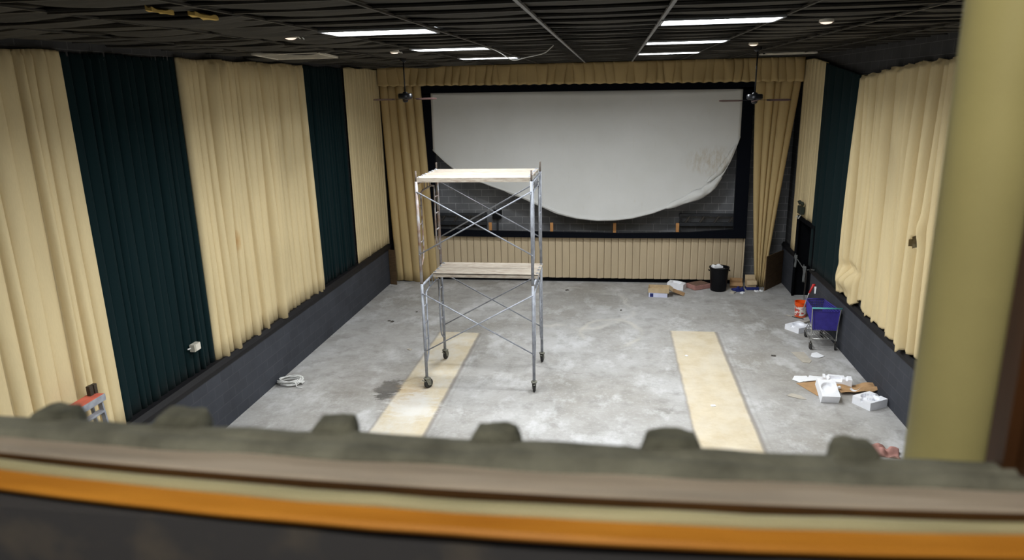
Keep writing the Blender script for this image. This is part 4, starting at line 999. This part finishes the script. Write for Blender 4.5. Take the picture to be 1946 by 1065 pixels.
# ------------------------------------------------------------------ booth window in the foreground
ZS = 5.05
X0, X1 = -1.5, 0.525
wnd = bpy.data.objects.new('window_1', None); COL.objects.link(wnd); wnd.location = ((X0 + X1) / 2, 0.85, 5.0); struct(wnd)
W0 = Vector(((X0 + X1) / 2, 0.85, 5.0))
def bar(name, prof, material, x0=X0, x1=X1, n=40, wob=0.0, seed=0, bow=0.0):
    """profile (y, z) swept along x with a little wobble"""
    mb = MB(); rows = []
    for i in range(n + 1):
        x = lerp(i, 0, n, x0, x1)
        rows.append([mb.b.verts.new(Vector((x, y + bow * max(0.0, min(1.0, (0.93 - y) / 0.17)) * min(1.6, ((x + 0.12) / 0.62) ** 2) + wob * noise.noise(Vector((x * 7, y * 30, seed))), z + wob * noise.noise(Vector((x * 9, y * 30, seed + 5))))) - W0) for y, z in prof])
    m_ = len(prof)
    for i in range(n):
        for k in range(m_): mb.b.faces.new((rows[i][k], rows[i][(k + 1) % m_], rows[i + 1][(k + 1) % m_], rows[i + 1][k]))
    mb.b.faces.new(rows[0]); mb.b.faces.new(rows[-1][::-1])
    o = mb.build(name, material, wnd, smooth='auto'); struct(o); return o
def rollp(yc, zc, ry, rz, n=12): return [(yc + ry * cos(2 * PI * k / n), zc + rz * sin(2 * PI * k / n)) for k in range(n)]
BOW = 0.027          # the old sill boards bow towards the booth in the middle
bar('sill_board', [(0.755, 5.0), (0.755, ZS - 0.030), (0.93, ZS - 0.030), (0.93, 5.0)], 'sill_gap_shade', bow=BOW)
bar('sill_plank', [(0.808, 5.018), (0.808, ZS - 0.003), (0.811, ZS), (0.885, ZS), (0.885, 5.02)], 'sill_wood', bow=BOW)
bar('gap_shade_bar', [(0.797, 5.018), (0.797, ZS - 0.006), (0.8078, ZS - 0.0035), (0.8078, 5.018)], 'sill_gap_shade', bow=BOW)  # solid bar before the plank, its brown standing in for the shaded gap
bar('stop_strip', rollp(0.7725, ZS - 0.006, 0.0115, 0.009), 'sill_strip', wob=0.002, bow=BOW)
bar('nosing', [(0.742, 5.022), (0.736, 5.026), (0.734, 5.032), (0.738, ZS - 0.012), (0.766, ZS - 0.007), (0.766, 5.022)], 'nosing', wob=0.0015, bow=BOW)
bar('cloth_roll', rollp(0.879, ZS + 0.0, 0.020, 0.012), 'ledge_green', wob=0.006, seed=1, n=90, bow=BOW)
bar('cloth_roll', rollp(0.913, ZS - 0.004, 0.026, 0.015), 'ledge_green', wob=0.006, seed=2, n=90)
mb = MB(); mb.box(Vector((X1 + 0.03, 0.83, 5.7)) - W0, (0.06, 0.22, 1.4)); mb.box(Vector((X1 - 0.006, 0.93, 5.7)) - W0, (0.02, 0.04, 1.4)); struct(mb.build('side_jamb', 'jamb', wnd))
mb = MB(); mb.box(Vector((X0 - 0.03, 0.83, 5.7)) - W0, (0.06, 0.22, 1.4)); struct(mb.build('side_jamb', 'jamb', wnd))
mb = MB(); mb.box(Vector(((X0 + X1) / 2, 0.83, 6.37)) - W0, (X1 - X0 + 0.1, 0.22, 0.05)); struct(mb.build('head_jamb', 'jamb', wnd))
mb = MB(); mb.box((-0.5, 0.30, 4.80), (3.0, 0.80, 0.06)); struct(mb.build('trim_9', 'booth_black'))
mb = MB(); mb.box((-0.5, 0.775, 4.92), (3.0, 0.04, 0.185)); struct(mb.build('trim_10', 'booth_black'))
# pleated green curtain hanging below the window on the theatre side, pleats standing out
PL = [(-0.914, 0.045), (-0.687, 0.050), (-0.427, 0.048), (-0.168, 0.043), (0.093, 0.050), (0.348, 0.048)]
mb = MB(); outline = []
x = -1.62
def pleat_off(x):
    best = 0.0; ph = 0
    for k, (c, d) in enumerate(PL + [(-1.16, 0.05), (-1.41, 0.05), (0.60, 0.05)]):
        c = c * 0.965; hw = 0.030 + 0.004 * sin(k * 2.1)
        t_ = abs(x - c) / hw
        if t_ < 1.25: best = max(best, d * max(0.0, min(1.0, (1.25 - t_) / 0.3)) * (1 - 0.12 * (t_ * 0.8) ** 2))
    return best + 0.006 * noise.noise(Vector((x * 22, 0, 0))) + 0.004 * noise.noise(Vector((x * 60, 2, 0)))
N = 420
zs = [5.049, 5.03, 4.98, 4.8, 4.0, 2.5, 1.3]
V = []
for i in range(N + 1):
    x = lerp(i, 0, N, -1.55, 0.70); o_ = pleat_off(x)
    up = 0.42 * o_
    row = [mb.b.verts.new((x, 0.915, ZS + 0.002)), mb.b.verts.new((x, 0.930, ZS + 0.002 + 0.8 * up))]
    row += [mb.b.verts.new((x + (0.006 * noise.noise(Vector((x * 12, z, 0))) if z < 5 else 0), 0.934 + o_ * (0.75 if z < 5.045 else 0.55), z + (up if z > 5.02 else 0) + 0.004 * noise.noise(Vector((x * 30, 8, 0))))) for z in zs]
    V.append(row)
for i in range(N):
    for j in range(len(zs) + 1): mb.b.faces.new((V[i][j], V[i + 1][j], V[i + 1][j + 1], V[i][j + 1]))
tag(mb.build('pleated_curtain', 'pleat_green', smooth='auto', recentre=True, solid=0.006), 'dusty dark green pleated curtain hanging just below the booth window sill', 'curtain')
# cream column on the theatre side
# the booth's own bulb holder and ceiling, above and behind the camera
struct(MB().box((-0.5, -1.0, 6.75), (4.2, 3.6, 0.08)).build('ceiling_booth', 'booth_black'))
t = thing('ceiling_lamp_holder', 'bulb holder on the booth ceiling above the window, out of view', 'lamp', (-0.28, -0.5, 6.62))
MB().lathe([(0.0, 0.09), (0.07, 0.09), (0.06, 0.04), (0.035, 0.03), (0.03, 0.0), (0.0, 0.0)], 20).build('holder', 'vent', t, smooth='auto')
t = thing('column', 'thick cream painted pipe column at the right edge of the booth window', 'column', (0.550, 1.13, 0))
MB().lathe([(0.0, 0.0), (0.064, 0.0), (0.064, 6.28), (0.0, 6.28)], 40).build('shaft', 'column', t, smooth='auto')
MB().lathe([(0.064, 0.0), (0.12, 0.0), (0.12, 0.015), (0.064, 0.02)], 32).build('base_flange', 'column', t, smooth='auto')
